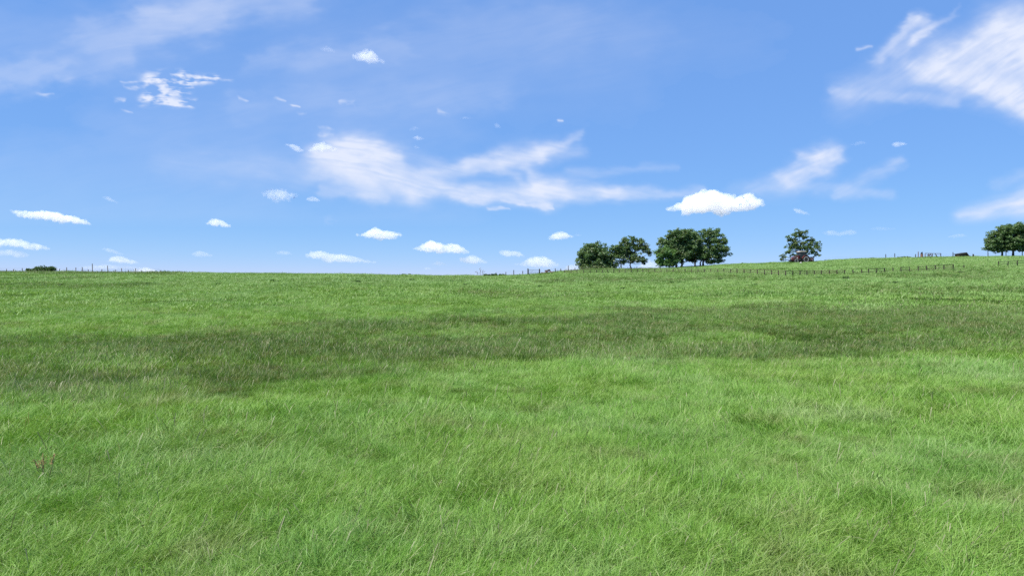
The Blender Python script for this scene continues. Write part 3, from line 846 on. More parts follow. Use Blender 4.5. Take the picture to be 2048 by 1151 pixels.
def pen():
    a, b = crest(1836.5, -.5), crest(1881.5, -.5)
    root = empty('livestock_pen', a, math.atan2(b.y - a.y, b.x - a.x), 'broken livestock pen of leaning rusty hurdles and rails on the right skyline', 'pen')
    W = (b - a).length; g = np.random.default_rng(6)
    for x, h in ((0, 1.75), (W * .3, 1.2), (W * .62, 1.25), (W, 1.5)):
        q = post_mesh(M['iron'] if x < W * .9 else M['post_dark'], .16); q.parent = root; q.location = (x, 0, -.2); q.scale = (1, 1, h + .2)
    def bar(name, p, q, r, m):
        t = MB(); t.box((0, 0, 0), ((Vector(q) - Vector(p)).length, r, r * 1.7)); o = t.build(name, m, root)
        o.location = (Vector(p) + Vector(q)) / 2; o.rotation_euler = (Vector(q) - Vector(p)).to_track_quat('X', 'Z').to_euler()
    for z, x0, x1 in ((1.38, .28, 1.0), (1.1, .6, 1.0), (.42, .3, .72), (1.25, .28, .62)):
        bar('rail', (W * x0, -.1, z), (W * x1, -.1, z + g.normal(0, .04)), .045, M['iron'])
    for p, q in (((W * .30, -.25, .1), (W * .52, -.25, 1.25)), ((W * .40, -.3, 1.25), (W * .46, -.3, 0)), ((W * .70, -.3, 1.35), (W * .84, -.3, .05)), ((W * .52, -.3, .95), (W * .34, -.3, .85)), ((W * .56, -.2, .0), (W * .58, -.2, 1.3)), ((W * .78, -.2, .2), (W * .74, -.2, 1.2))):
        bar('brace', p, q, .085, M['post'])
    # hurdle panel leaning inside
    h = MB()
    for z in (.15, .5, .85): h.tube([(0, 0, z), (1.3, 0, z + .05)], .03)
    for x in (0, .65, 1.3): h.tube([(x, 0, .1), (x, 0, .95)], .03)
    o = h.build('hurdle', M['iron'], root); o.location = (W * .34, -.5, 0); o.rotation_euler = (.2, .05, .1)
    h = MB(); h.box((0, 0, .32), (1.3, .05, .5), None, .02); o = h.build('sheet', M['galv'], root); o.location = (W * .6, .3, 0); o.rotation_euler = (.1, 0, 0)
pen()
def drum():
    c = crest(1843.5, -1.2)
    root = empty('rusty_drum', c, label='upright rusty brown drum stacked with scrap beside the pen posts', cat='drum')
    MBr = MB(); 
    prof = [(.0, 0), (.32, 0), (.34, .03), (.32, .06), (.32, .35), (.345, .38), (.32, .41), (.32, .72), (.345, .75), (.32, .78), (.32, 1.08), (.34, 1.12), (.0, 1.12)]
    MBr.lathe(prof, n=24); o = MBr.build('body', M['iron'], root); o.rotation_euler = (R(90), 0, 0)
    t = MB(); t.box((0, 0, 1.3), (.34, .4, .34), Matrix.Rotation(.3, 3, 'Y'), .03); t.box((.1, 0, 1.5), (.18, .25, .25), Matrix.Rotation(-.4, 3, 'Y'), .02); t.build('scrap', M['black'], root)
drum()
def shed():
    c = crest(1928, -1.0); s = c.y / F
    root = empty('field_shelter', c, label='low brown timber field shelter with a dark sloping roof on the right skyline', cat='shed')
    root.location.z -= .25
    x0, x1, xr = -9.5 * s, 9.5 * s, 4 * s
    hl, hr = 6.2 * s + .25, 8.6 * s + .25
    w = MB(); w.prism([(x0, 0), (x1 - .1, 0), (x1 - .15, .12), (xr, hr - .06), (x0, hl - .06)], 0, 1.9); w.build('wall', M['shed_wall'], root)
    d = MB(); d.box((xr * .1, -.012, hl * .45), (1.1, .03, hl * .7)); d.build('doorway_shade', M['black'], root)  # black panel paints the shade of an opening; the wall behind is solid
    for k in range(7):
        b = MB(); x = x0 + .14 + k * (xr - x0) / 7; h = hl - .12 + (hr - hl) * (x - x0) / (xr - x0)
        if abs(x - xr * .1) < .62: b.bm.free(); continue
        b.box((x, -.018, h / 2), (.07, .03, h)); b.build('batten', M['shed_wall'], root)
    r = MB(); t = .12
    r.prism([(x0 - .25, hl - .05), (xr, hr), (x1 + .2, .1), (x1 + .32, .2), (xr + .05, hr + t), (x0 - .25, hl + t - .05)], -.3, 2.2, .015); r.build('roof', M['shed_roof'], root)
    p = MB(); p.tube([(x1 + .5, .2, 0), (x1 + .5, .2, .6)], .07); p.build('corner_post', M['post_dark'], root)
shed()
p = crest(1946.5, -.8); one_post('stubby dark post just right of the field shelter', p, .75, 0, 'post_dark', .3)

# ------------------------------------------------------------------ tractor
def tractor():
    c = at(1598.5, 526.3)
    if c.y < 150: c = crest(1598.5, -1)
    s = c.y / F
    # slope along x at this place keeps the wheels on the turf
    zf, zr = tz(c.x - 1.3, c.y), tz(c.x + 1.3, c.y)
    root = empty('tractor', (c.x, c.y, (zf + zr) / 2), 0, 'faded red farm tractor with a beige-roofed cab parked under the lone oak', 'tractor')
    root.rotation_euler = (0, -math.atan2(zr - zf, 2.6), R(8))
    k = 20.5 * s / 2.45            # photo wheelbase against the modelled one
    root.scale = (k, k, k)
    def wheel(x, y, rad, wid, rim_r, front):
        o = empty('wheel', (x, y, rad)); o.parent = root
        sgn = -1 if y < 0 else 1
        t = MB(); h = wid / 2
        t.lathe([(rim_r, -h * .8), (rad * .86, -h), (rad * .96, -h * .8), (rad, -h * .35), (rad, h * .35), (rad * .96, h * .8), (rad * .86, h), (rim_r, h * .8)], n=36)
        nl = 18
        for q in range(nl):
            a = 2 * math.pi * q / nl
            for sd in (-1, 1):
                aa = a + (.5 * math.pi * 2 / nl if sd > 0 else 0)
                mrot = Matrix.Rotation(-aa, 3, 'Y') @ Matrix.Rotation(sd * .6, 3, 'X')
                t.box(Matrix.Rotation(-aa, 3, 'Y') @ Vector((rad * 1.005, sd * h * .45, 0)), (rad * .075, h * 1.0, rad * .07), mrot)
        t.build('tyre', M['tyre'], o)
        m = MB()
        m.lathe([(.0, sgn * h * .15), (rim_r * .42, sgn * h * .15), (rim_r * .50, sgn * h * .35), (rim_r * .78, sgn * h * .40), (rim_r * .86, sgn * h * .86), (rim_r * 1.06, sgn * h * .92), (rim_r * 1.06, -sgn * h * .7), (.0, -sgn * h * .6)], n=32)
        m.build('rim', M['rim'], o, True)
        hb = MB(); hb.lathe([(0, sgn * h * .55), (rim_r * .34, sgn * h * .55), (rim_r * .40, sgn * h * .1), (0, 0)], n=20); hb.build('hub', M['black'], o)
    for y in (-.85, .85):
        wheel(-1.25, y, .56, .36, .40, True)
        wheel(1.2, y, .84, .46, .58, False)
    # hood: falls towards the nose on the left
    h = MB(); h.prism([(-2.05, .72), (-2.1, 1.05), (-1.98, 1.38), (-1.6, 1.56), (-.9, 1.74), (-.12, 1.84), (-.12, .86), (-1.0, .78)], -.42, .42, .07); h.build('hood', M['red'], root)
    g = MB(); g.prism([(-1.93, 1.16), (-1.86, 1.36), (-1.55, 1.50), (-.95, 1.62), (-.95, 1.42), (-1.4, 1.28)], -.447, .447, .01); g.build('side_grille', M['grey_hood'], root)
    g = MB(); g.prism([(-2.13, .82), (-2.15, 1.06), (-2.05, 1.3), (-2.02, 1.0)], -.34, .34, .01); g.build('nose_grille', M['black'], root)
    for y in (-.27, .27):
        g = MB(); g.box((-2.09, y, 1.2), (.09, .2, .12), Matrix.Rotation(-.4, 3, 'Y'), .02); g.build('headlight', M['lens'], root)
    e = MB(); e.box((-.7, -.437, 1.28), (.24, .03, .22), None, .02); e.build('side_badge', M['lens'], root)
    f = MB(); f.box((-.3, 0, .72), (2.9, .46, .42), None, .05); f.box((.95, 0, .85), (1.0, .8, .55), None, .06)
    f.box((-1.25, 0, .56), (.22, 1.4, .2), None, .03); f.box((1.2, 0, .84), (.3, 1.4, .26), None, .03); f.build('chassis', M['black'], root)
    fw = MB()
    for q in range(6): fw.box((-2.32, -.35 + q * .14, .62), (.42, .11, .34), None, .03)
    fw.build('front_weight', M['black'], root)
    st = MB(); st.box((.12, -.66, .62), (.42, .22, .05)); st.box((.12, -.6, .9), (.36, .2, .05)); st.box((-.09, -.6, .8), (.04, .05, .5)); st.build('step', M['black'], root)
    tk = MB(); tk.box((-.2, -.56, .82), (.7, .28, .42), None, .06); tk.build('fuel_tank', M['black'], root)
    ex = MB(); ex.tube([(-.42, -.34, 1.7), (-.42, -.34, 2.05)], .075, 12); ex.tube([(-.42, -.34, 2.05), (-.42, -.34, 2.5), (-.36, -.34, 2.6)], .045, 10); ex.build('exhaust', M['black'], root)
    # cab
    cb = MB()
    cz, ct = 1.1, 2.62
    pil = [((-.1, ct and 1.1), (.02, ct)), ((.78, 1.25), (.74, ct)), ((1.42, 1.75), (1.36, ct))]
    for y in (-.72, .72):
        for (xa, za), (xb, zb) in pil: cb.tube([(xa, y, za), (xb, y * .94, zb)], .042, 6)
        cb.tube([(-.1, y, 1.1), (.78, y, 1.25)], .05, 6); cb.tube([(.78, y, 1.75), (1.42, y, 1.75)], .045, 6)
    for x, z in ((-.1, 1.84), (1.42, 1.75)): cb.tube([(x, -.72, z), (x, .72, z)], .045, 6)
    cb.build('cab', M['black'], root)
    for y in (-.70, .70):
        w = MB(); w.prism([(-.06, 1.16), (.75, 1.30), (.71, 2.58), (.05, 2.58)], y - .008, y + .008); w.build('door', M['glass'], root)
        w = MB(); w.prism([(.82, 1.80), (1.38, 1.80), (1.33, 2.58), (.78, 2.58)], y - .008, y + .008); w.build('side_window', M['glass'], root)
    w = MB(); w.prism([(-.08, 1.86), (-.065, 1.86), (.035, 2.58), (.02, 2.58)], -.67, .67); w.build('windscreen', M['glass'], root)
    w = MB(); w.prism([(1.40, 1.80), (1.415, 1.80), (1.365, 2.58), (1.35, 2.58)], -.67, .67); w.build('rear_window', M['glass'], root)
    rf = MB(); rf.prism([(-.18, 2.62), (-.22, 2.72), (-.05, 2.86), (.5, 2.92), (1.15, 2.88), (1.52, 2.76), (1.5, 2.62)], -.8, .8, .05); rf.build('cab_roof', M['roof_beige'], root)
    sw = MB(); sw.box((.95, 0, 1.45), (.5, .5, .16), None, .05); sw.box((1.18, 0, 1.8), (.14, .48, .6), None, .05); sw.build('seat', M['black'], root)
    sg = MB(); sg.tube([(.15, 0, 1.3), (.38, 0, 1.78)], .03)
    rr = [Vector((.38, 0, 1.78)) + Matrix.Rotation(-.6, 3, 'Y') @ Vector((.2 * math.cos(a), .2 * math.sin(a), 0)) for a in np.linspace(0, 2 * math.pi, 17)]
    sg.tube(rr, .02); sg.build('steering_wheel', M['black'], root)
    for y in (-1, 1):
        fd = MB(); out = [(1.2 + 1.0 * math.cos(a), .84 + .98 * math.sin(a)) for a in np.linspace(R(162), R(18), 15)]
        inn = [(1.2 + .93 * math.cos(a), .84 + .91 * math.sin(a)) for a in np.linspace(R(18), R(162), 15)]
        fd.prism(out + inn, y * .60 if y > 0 else -1.1, 1.1 if y > 0 else -.60); fd.build('fender', M['red'], root)
        tl = MB(); tl.box((2.08, y * .95, 1.35), (.06, .2, .12), None, .015); tl.build('tail_light', M['dark_red'], root)
        mi = MB(); mi.tube([(0, y * .74, 2.2), (-.12, y * 1.05, 2.25)], .016); mi.box((-.13, y * 1.07, 2.2), (.05, .16, .28), None, .02); mi.build('mirror', M['black'], root)
    # linkage
    lk = MB()
    for y in (-.35, .35): lk.tube([(1.6, y, .8), (2.35, y * 1.1, .55)], .04)
    lk.tube([(1.7, 0, 1.2), (2.4, 0, 1.0)], .035); lk.build('rear_linkage', M['black'], root)
    return c, k
tc_, tk_ = tractor()

def implement():
    x = tc_.x + 2.95 * tk_; y = tc_.y + .45
    root = empty('mounted_sprayer', (x, y, tz(x, y)), R(8), 'dark mounted implement with a dull red drum and upright stand behind the tractor', 'farm implement')
    b = MB(); b.prism([(-.55, .3), (-.55, 1.1), (-.2, 1.35), (.25, 1.3), (.35, .9), (.3, .3)], -.6, .6, .08); b.build('hopper', M['black'], root)
    d = MB(); d.lathe([(0, -.68), (.3, -.68), (.4, -.6), (.4, -.5), (0, -.5)], c=(.05, 0, .72), n=24); d.build('drum', M['dark_red'], root)
    hb = MB(); hb.lathe([(0, -.72), (.12, -.72), (.12, -.66), (0, -.66)], c=(.05, 0, .72), n=16); hb.build('hub', M['galv'], root)
    f = MB()
    for q in (-.5, .5): f.tube([(-.6, q, .25), (1.3, q, .3)], .05)
    f.tube([(1.3, -.5, .3), (1.3, .5, .3)], .05); f.tube([(.75, 0, .25), (.75, 0, 1.35)], .06); f.box((.75, 0, 1.4), (.32, .3, .26), None, .03); f.build('frame', M['black'], root)
    w = MB(); w.lathe([(0, -.08), (.2, -.08), (.24, 0), (.2, .08), (0, .08)], c=(1.35, -.3, .24), n=20); w.build('wheel', M['tyre'], root)
implement()
p = crest(1570.5, -1); one_post('thin dark post left of the tractor nose', p, 1.3, 0, 'post_dark', .09)
def stone():
    c = at(1601.5, 527); root = empty('pale_stone', c, label='small pale stone lying in the grass in front of the tractor', cat='stone')
    b = MB(); bmesh.ops.create_icosphere(b.bm, subdivisions=3, radius=1)
    for v in b.bm.verts:
        n = v.co.copy(); q = 1 + .18 * math.sin(n.x * 4 + 1) * math.cos(n.y * 5) + .1 * math.sin(n.z * 7)
        v.co = Vector((n.x * .28 * q, n.y * .2 * q, .16 + n.z * .17 * q))
    b.build('body', M['stone'], root, True)
stone()

# ------------------------------------------------------------------ clouds
def cloud_mat(name, dens, colr=(.77, .795, .845)):
    m, nt = mat(name)
    o = N(nt, 'ShaderNodeOutputMaterial')
    v = N(nt, 'ShaderNodeVolumeScatter', inp={'Color': (*colr, 1), 'Density': dens, 'Anisotropy': .1})
    L(nt, v.outputs[0], o.inputs['Volume'])
    return m
CLD = 6500.0
CS = CLD / F
CM = {k: cloud_mat('cloud_' + k, d) for k, d in dict(thick=.014, mid=.0080, thin=.0042, faint=.0022).items()}
def cumulus(label, env, thick, seed, base=None, D=CLD, lump=1.0, group=None, rough=1.0, fill=1.0):
    """env: (px, top py, base py) samples of the outline, left to right"""
    g = np.random.default_rng(seed)
    s = D / F
    env = np.array(env, float)
    xs = env[:, 0]; W = xs[-1] - xs[0]
    Hm = (env[:, 2] - env[:, 1]).max()
    bm = bmesh.new()
    n = int((60 + 38 * min(W / max(Hm, 3), 6)) * fill)
    for k in range(n):
        x = xs[0] + W * (k + g.random()) / n
        t, b = np.interp(x, xs, env[:, 1]), np.interp(x, xs, env[:, 2])
        h = max(b - t, .8)
        r = h * (g.uniform(.10, .22) if k % 3 else g.uniform(.24, .40)) * lump
        r = min(max(r, Hm * .07), max(2, min(x - xs[0], xs[-1] - x) + Hm * .08))
        up = g.random() ** .7
        y = (b - r * .55) * (1 - up) + (t + r * .9) * up
        dy = g.normal(0, .28) * min(h * 1.2, W * .4)
        c = Vector(((x - 1024) * s, D + dy * s, CAM_H + (575.5 - y) * s))
        bmesh.ops.create_icosphere(bm, subdivisions=2 if k % 3 == 0 else 1, radius=r * s, matrix=Matrix.Translation(c) @ Matrix.Diagonal((1.15, 1.15, .9, 1)))
    me = bpy.data.meshes.new('cumulus_cloud'); bm.to_mesh(me); bm.free()
    o = bpy.data.objects.new('cumulus_cloud', me); col.objects.link(o)
    vox = max(Hm * s / (34 if Hm > 20 else 24), W * s / 150)
    rm = o.modifiers.new('r', 'REMESH'); rm.mode = 'VOXEL'; rm.voxel_size = vox
    for nm, sc, am in (('cl_a', .26, .15), ('cl_b', .09, .075)):
        tx = bpy.data.textures.new(nm, 'CLOUDS'); tx.noise_scale = Hm * s * sc; tx.noise_depth = 3
        dm = o.modifiers.new('d', 'DISPLACE'); dm.texture = tx; dm.texture_coords = 'GLOBAL'; dm.strength = Hm * s * am * 2 * rough; dm.mid_level = .5
    dg = bpy.context.evaluated_depsgraph_get(); dg.update()
    m2 = bpy.data.meshes.new_from_object(o.evaluated_get(dg))
    o.modifiers.clear(); o.data = m2; bpy.data.meshes.remove(me)
    m2.name = 'cumulus_cloud'
    m2.materials.clear(); m2.materials.append(CM[thick])
    for p_ in m2.polygons: p_.use_smooth = True
    # keep the object's origin in the cloud
    c = Vector(((xs.mean() - 1024) * s, D, CAM_H + (575.5 - env[:, 2].mean()) * s))
    m2.transform(Matrix.Translation(-c)); o.location = c
    tag(o, label, 'cloud', group)
    return o
CG = 'cumulus clouds over the field'
def cu(label, env, thick, seed, **kw): return cumulus(label, env, thick, seed, group=CG, **kw)
cu('largest puffy white cloud with a grey belly, high above the big oak clump',
   [(1336, 417, 421), (1352, 404, 424), (1370, 402, 425), (1384, 384, 427), (1404, 378, 427), (1430, 379, 427), (1448, 384, 426), (1462, 392, 426), (1476, 395, 425), (1484, 383, 424), (1496, 388, 423), (1510, 400, 418), (1526, 408, 412)], 'thick', 1)
cu('long flat white cloud tilted down to the right, above the left bush', [(28, 420, 428), (42, 420, 434), (70, 421, 438), (96, 420, 441), (122, 425, 446), (150, 432, 449), (168, 438, 450), (182, 446, 451)], 'thick', 2)
cu('broad white cloud cut by the left frame edge low in the sky', [(-70, 480, 498), (-30, 474, 500), (10, 475, 492), (40, 476, 496), (60, 484, 500), (80, 487, 501), (98, 494, 500)], 'mid', 3)
cu('faint cloud shelf just below the broad cloud at the left edge', [(-50, 500, 514), (0, 499, 510), (30, 498, 514), (58, 508, 514)], 'thin', 4)
cu('small rounded white cloud alone in the left third of the sky', [(413, 446, 448), (425, 437, 452), (432, 436, 453), (446, 441, 455), (461, 450, 455)], 'thick', 5)
cu('ragged broken white cloud below the left end of the wide cirrus', [(526, 382, 390), (540, 378, 396), (552, 378, 402), (566, 377, 403), (580, 384, 400), (596, 388, 394)], 'thin', 6, rough=1.9, fill=.6)
cu('flat-based white cloud with a double hump, left of centre', [(713, 468, 471), (726, 466, 474), (740, 458, 477), (752, 454, 478), (766, 460, 479), (782, 461, 480), (796, 464, 474), (804, 468, 472)], 'thick', 7)
cu('twin-humped white cloud right of centre low over the skyline', [(828, 494, 499), (842, 490, 503), (860, 479, 506), (878, 484, 507), (892, 490, 506), (904, 485, 506), (920, 490, 507), (937, 502, 507)], 'thick', 8)
cu('long low white cloud trailing off to the right, left of centre', [(612, 508, 514), (624, 502, 518), (640, 500, 520), (656, 505, 526), (676, 506, 524), (696, 507, 525), (716, 514, 526), (736, 520, 526), (754, 523, 527)], 'mid', 9)
cu('compact white cloud just right of the twin-humped one', [(920, 514, 524), (932, 512, 527), (946, 508, 527), (958, 514, 526), (974, 523, 527)], 'mid', 10)
cu('small flat white cloud between the compact cloud and the hollow', [(999, 500, 507), (1010, 499, 513), (1026, 501, 514), (1038, 502, 514), (1049, 511, 514)], 'mid', 11)
cu('wide flat-topped white cloud just left of the dome oak', [(1030, 527, 530), (1046, 524, 532), (1060, 514, 534), (1076, 511, 535), (1092, 512, 535), (1104, 520, 534), (1116, 528, 532)], 'mid', 12)
cu('neat little white cloud high above the dome oak', [(1098, 474, 479), (1108, 466, 480), (1118, 461, 479), (1130, 464, 478), (1147, 472, 475)], 'thick', 13)
cu('pale cloud behind the left edge of the dome oak', [(1122, 540, 548), (1136, 530, 548), (1150, 526, 548), (1170, 530, 548), (1190, 536, 548)], 'thin', 14)
cu('sloping white cloud filling the gap between the open oak and the big clump', [(1278, 535, 550), (1290, 520, 550), (1298, 516, 550), (1312, 524, 550), (1330, 534, 550), (1350, 544, 550)], 'thin', 15)
cu('bright domed cloud rising behind the left fence posts', [(262, 545, 556), (276, 537, 556), (290, 533, 556), (304, 536, 556), (320, 543, 556), (338, 547, 556)], 'mid', 16)
cu('low pale cloud bank behind the tall left fence posts', [(158, 534, 538), (176, 530, 540), (205, 527, 540), (235, 529, 539), (262, 531, 538), (282, 535, 538)], 'thin', 17)
cu('white cloud puff above the low bank behind the left posts', [(218, 518, 524), (232, 511, 525), (240, 510, 526), (252, 516, 527), (266, 519, 527), (278, 524, 527)], 'mid', 18)
cu('thin cloud streak above the puff behind the left posts', [(206, 495, 499), (218, 495, 504), (232, 501, 508), (246, 507, 511)], 'thin', 19)
cu('pale cloud behind the right side of the left bush', [(100, 536, 552), (112, 533, 552), (124, 538, 552), (140, 545, 552)], 'thin', 20)
cu('faint flat cloud left of centre just above the horizon', [(384, 506, 512), (398, 500, 513), (410, 503, 513), (426, 509, 513)], 'thin', 21)
cu('tiny white cloud between the faint flat cloud and the long low cloud', [(552, 503, 508), (564, 500, 509), (576, 502, 510), (586, 506, 508)], 'thin', 22)
cu('small tilted white cloud right of the largest puffy cloud', [(1587, 416, 421), (1597, 418, 427), (1608, 422, 429), (1619, 427, 430)], 'mid', 23)
cu('streaky white cloud above and right of the lone oak', [(1647, 463, 468), (1660, 459, 470), (1676, 464, 472), (1690, 460, 470), (1704, 458, 469), (1714, 465, 468)], 'thin', 24, rough=1.6)
cu('small thin cloud left of the pair of oaks', [(1896, 472, 474), (1912, 468, 475), (1924, 467, 474), (1934, 471, 473)], 'thin', 25, rough=1.5)
cu('bright ragged white cloud high in the upper left half of the sky', [(706, 110, 116), (718, 108, 121), (732, 99, 123), (744, 103, 124), (756, 116, 124), (766, 121, 124)], 'mid', 26, rough=1.5)
cu('faint small cloud left of the bright ragged one high in the sky', [(643, 95, 101), (654, 92, 103), (664, 97, 105), (671, 102, 105)], 'faint', 27, rough=1.5)
cu('small white puff beside the left tip of the wide cirrus', [(571, 288, 291), (584, 287, 297), (594, 291, 304), (606, 299, 304)], 'mid', 28, rough=1.5)
cu('bright white lump on the upper left edge of the wide cirrus', [(616, 299, 302), (630, 288, 304), (642, 284, 305), (656, 288, 303), (674, 296, 302)], 'mid', 29, rough=1.3)
cu('tiny white puff below the ragged broken cloud', [(613, 397, 401), (624, 392, 403), (632, 394, 403), (640, 400, 403)], 'mid', 30)
cu('tiny white wisp high above the long tilted cloud', [(207, 393, 397), (216, 392, 401), (226, 398, 404), (237, 404, 407)], 'thin', 31)
cu('tiny white cloud right of the tractor tree high up, left of a pair', [(1701, 287, 290), (1714, 283, 291), (1722, 281, 290), (1732, 285, 288)], 'faint', 32)
cu('tiny bright cloud right of the tractor tree high up, right of a pair', [(1783, 288, 290), (1793, 283, 294), (1802, 283, 292), (1813, 287, 290)], 'mid', 33)
cu('tiny bright cloudlet above the wide cirrus, flat based', [(826, 275, 278), (834, 271, 280), (842, 274, 279), (849, 277, 279)], 'mid', 34)
cu('tiny bright cloudlet just under the flat based one', [(827, 292, 294), (832, 290, 297), (839, 294, 297)], 'thin', 35)
cu('tiny upright cloudlet above the middle of the wide cirrus', [(989, 247, 250), (994, 245, 256), (1000, 253, 257)], 'thin', 36)
cu('tiny faint cloudlet above the cloudlets over the wide cirrus', [(819, 259, 262), (828, 252, 261), (837, 254, 258)], 'faint', 37)
cu('small thin flat cloud streak above the wide cirrus', [(920, 236, 238), (932, 232, 239), (946, 235, 237)], 'faint', 38)
cu('tiny crumb of cloud right of the neat little cloud', [(1149, 469, 471), (1156, 467, 472), (1165, 470, 471)], 'thin', 39)
cu('tiny low cloud under the twin-humped cloud, upper one', [(864, 526, 529), (876, 521, 531), (886, 524, 531), (894, 528, 530)], 'thin', 40)
cu('tiny low cloud under the twin-humped cloud, lower one', [(848, 536, 539), (854, 532, 540), (862, 537, 540)], 'thin', 41)
cu('thin pale streak of cloud over the right skyline', [(1739, 456, 459), (1754, 453, 460), (1774, 454, 460), (1792, 456, 459)], 'faint', 42, rough=1.4)

# cirrus: thin ice-cloud sheet far up; its thickness is woven from strands of streaky noise
def cirrus():
    st = 2.0
    gx, gy = np.meshgrid(np.arange(-260, 2310, st), np.arange(-120, 470, st))
    Dn = np.zeros_like(gx)
    def seg(acc, x0, y0, x1, y1, w0, w1, a0, a1=None):
        a1 = a0 if a1 is None else a1
        dx, dy = x1 - x0, y1 - y0; l2 = dx * dx + dy * dy
        t = ((gx - x0) * dx + (gy - y0) * dy) / l2; tc = np.clip(t, 0, 1)
        d2 = (gx - x0 - tc * dx) ** 2 + (gy - y0 - tc * dy) ** 2
        w = w0 + (w1 - w0) * tc; a = a0 + (a1 - a0) * tc
        np.maximum(acc, a * np.exp(-(d2 / (w * w)) ** 1.15), out=acc) if False else acc.__iadd__(a * np.exp(-(d2 / (w * w)) ** 1.1) * (1 - np.clip(acc, 0, .95)))
    def group(segs, ang, stretch, scale, seed, lo=.15, gain=1.0, warp=18, base=.82, cn=1.0):
        acc = np.zeros_like(gx)
        wx = gx + warp * 2 * (fbm(gx / 60, gy / 30, 4, seed + 7) - .5); wy = gy + warp * (fbm(gx / 50, gy / 25, 4, seed + 9) - .5)
        ox, oy = gx.copy(), gy.copy(); gx[:], gy[:] = wx, wy
        for q in segs: seg(acc, *q)
        gx[:], gy[:] = ox, oy
        c, s_ = math.cos(R(ang)), math.sin(R(ang))
        u, v = gx * c + gy * s_, -gx * s_ + gy * c
        v = v + 34 * (fbm(u / 190, v / 110, 3, seed + 3) - .5) + 9 * (fbm(u / 60, v / 30, 3, seed + 4) - .5)
        n = fbm(u / (scale * stretch), v / scale, 6, seed)
        big = fbm(u / (scale * stretch * .9) + 5, v / (scale * 3.4), 4, seed + 21)
        fib = fbm(u / (stretch * 26), v / 4.2, 4, seed + 33)
        soft = np.clip(base + cn * (.75 * (n - .5) + .45 * (big - .5) + .42 * (fib - .5)), lo, 1.2)
        return gain * acc * soft
    A = [(640, 305, 755, 300, 24, 28, .75), (700, 295, 800, 312, 18, 14, .6), (640, 325, 740, 380, 26, 26, .55), (690, 315, 830, 385, 42, 26, .7), (760, 325, 960, 398, 22, 16, .5),
         (830, 380, 1050, 405, 16, 10, .55), (640, 380, 760, 398, 8, 10, .3), (870, 350, 1000, 322, 22, 16, .42), (930, 330, 1090, 306, 14, 18, .55), (1085, 306, 1160, 262, 16, 6, .6, .2),
         (1020, 315, 1150, 300, 26, 14, .25), (1000, 330, 1070, 402, 14, 12, .35), (1055, 335, 1095, 405, 16, 12, .5), (960, 385, 1120, 388, 20, 22, .5), (1080, 378, 1230, 384, 22, 14, .6), (1200, 384, 1400, 386, 13, 8, .5, .25),
         (1150, 345, 1360, 334, 10, 7, .22, .12), (330, 325, 640, 345, 30, 32, .10, .25), (800, 300, 900, 335, 18, 16, .22), (1000, 408, 1110, 412, 3, 3, .5), (975, 420, 1005, 421, 3, 2, .5)]
    Dn += group(A, 8, 4, 12, 100, .25, 1.08, 24, .86, .7)
    B = [(1835, 45, 1760, 120, 13, 14, .6, .4), (1820, 40, 1850, 46, 8, 12, .5), (1920, 12, 1840, 80, 3, 13, .05, .55), (1870, 60, 1800, 110, 10, 14, .4, .3), (1850, 140, 2010, 48, 14, 14, .55, .6),
         (1900, 125, 2080, 95, 45, 60, .75), (1840, 145, 2080, 190, 26, 40, .65), (1950, 170, 2100, 235, 22, 30, .7), (2040, 70, 2300, 190, 60, 120, .8),
         (1680, 190, 1850, 135, 22, 26, .22), (1665, 180, 1900, 205, 10, 14, .22, .3), (1700, 200, 1800, 150, 40, 50, .12), (1715, 99, 1735, 99, 4, 3, .45)]
    Dn += group(B, -32, 4, 9, 200, .25, 1.08, 22, .90, .62)
    C = [(1665, 306, 1640, 325, 18, 18, .6), (1600, 312, 1680, 312, 12, 12, .4), (1640, 322, 1575, 362, 22, 20, .5), (1610, 350, 1500, 380, 20, 12, .35, .12), (1590, 368, 1780, 392, 14, 10, .22, .10),
         (1800, 325, 1690, 375, 11, 18, .28, .14), (1680, 385, 1780, 388, 10, 8, .12), (1470, 385, 1560, 380, 20, 20, .12), (1980, 365, 2060, 345, 12, 12, .15)]
    Dn += group(C, -24, 4, 9, 300, .2, 1.1, 24, .85, .9)
    Dd = [(1925, 436, 2080, 400, 16, 26, .55, .6), (2060, 405, 2300, 420, 30, 40, .5)]
    Dn += group(Dd, -14, 5, 8, 400, .3, 1.1, 10)
    E = [(200, 70, 420, 30, 40, 50, .30), (300, 20, 620, -10, 40, 40, .36), (0, 150, 260, 110, 30, 30, .22), (-200, 200, 100, 140, 30, 30, .25), (330, 60, 430, 40, 30, 30, .15), (500, 130, 800, 90, 22, 26, .16), (480, 210, 1000, 185, 26, 30, .15),
         (620, 150, 1150, 60, 60, 70, .10), (200, 260, 900, 250, 40, 60, .10), (0, 330, 500, 350, 60, 70, .12), (0, 430, 900, 470, 60, 60, .10), (-200, 60, 300, 90, 50, 60, .14), (900, 30, 1300, 60, 60, 50, .08), (300, 180, 1250, 150, 90, 80, .07), (600, 60, 1500, 80, 70, 60, .06)]
    Dn += group(E, -12, 4, 18, 500, .2, .85, 50, .85, .5)
    Hb = [(298, 163, 372, 158, 15, 13, .95), (372, 160, 430, 158, 10, 7, .95), (370, 172, 380, 176, 7, 6, .8), (290, 200, 388, 207, 11, 6, .95), (306, 186, 366, 184, 13, 10, .75)]
    Dn += group(Hb, 4, 3, 8, 650, .0, 1.1, 14, .42, 4.2)
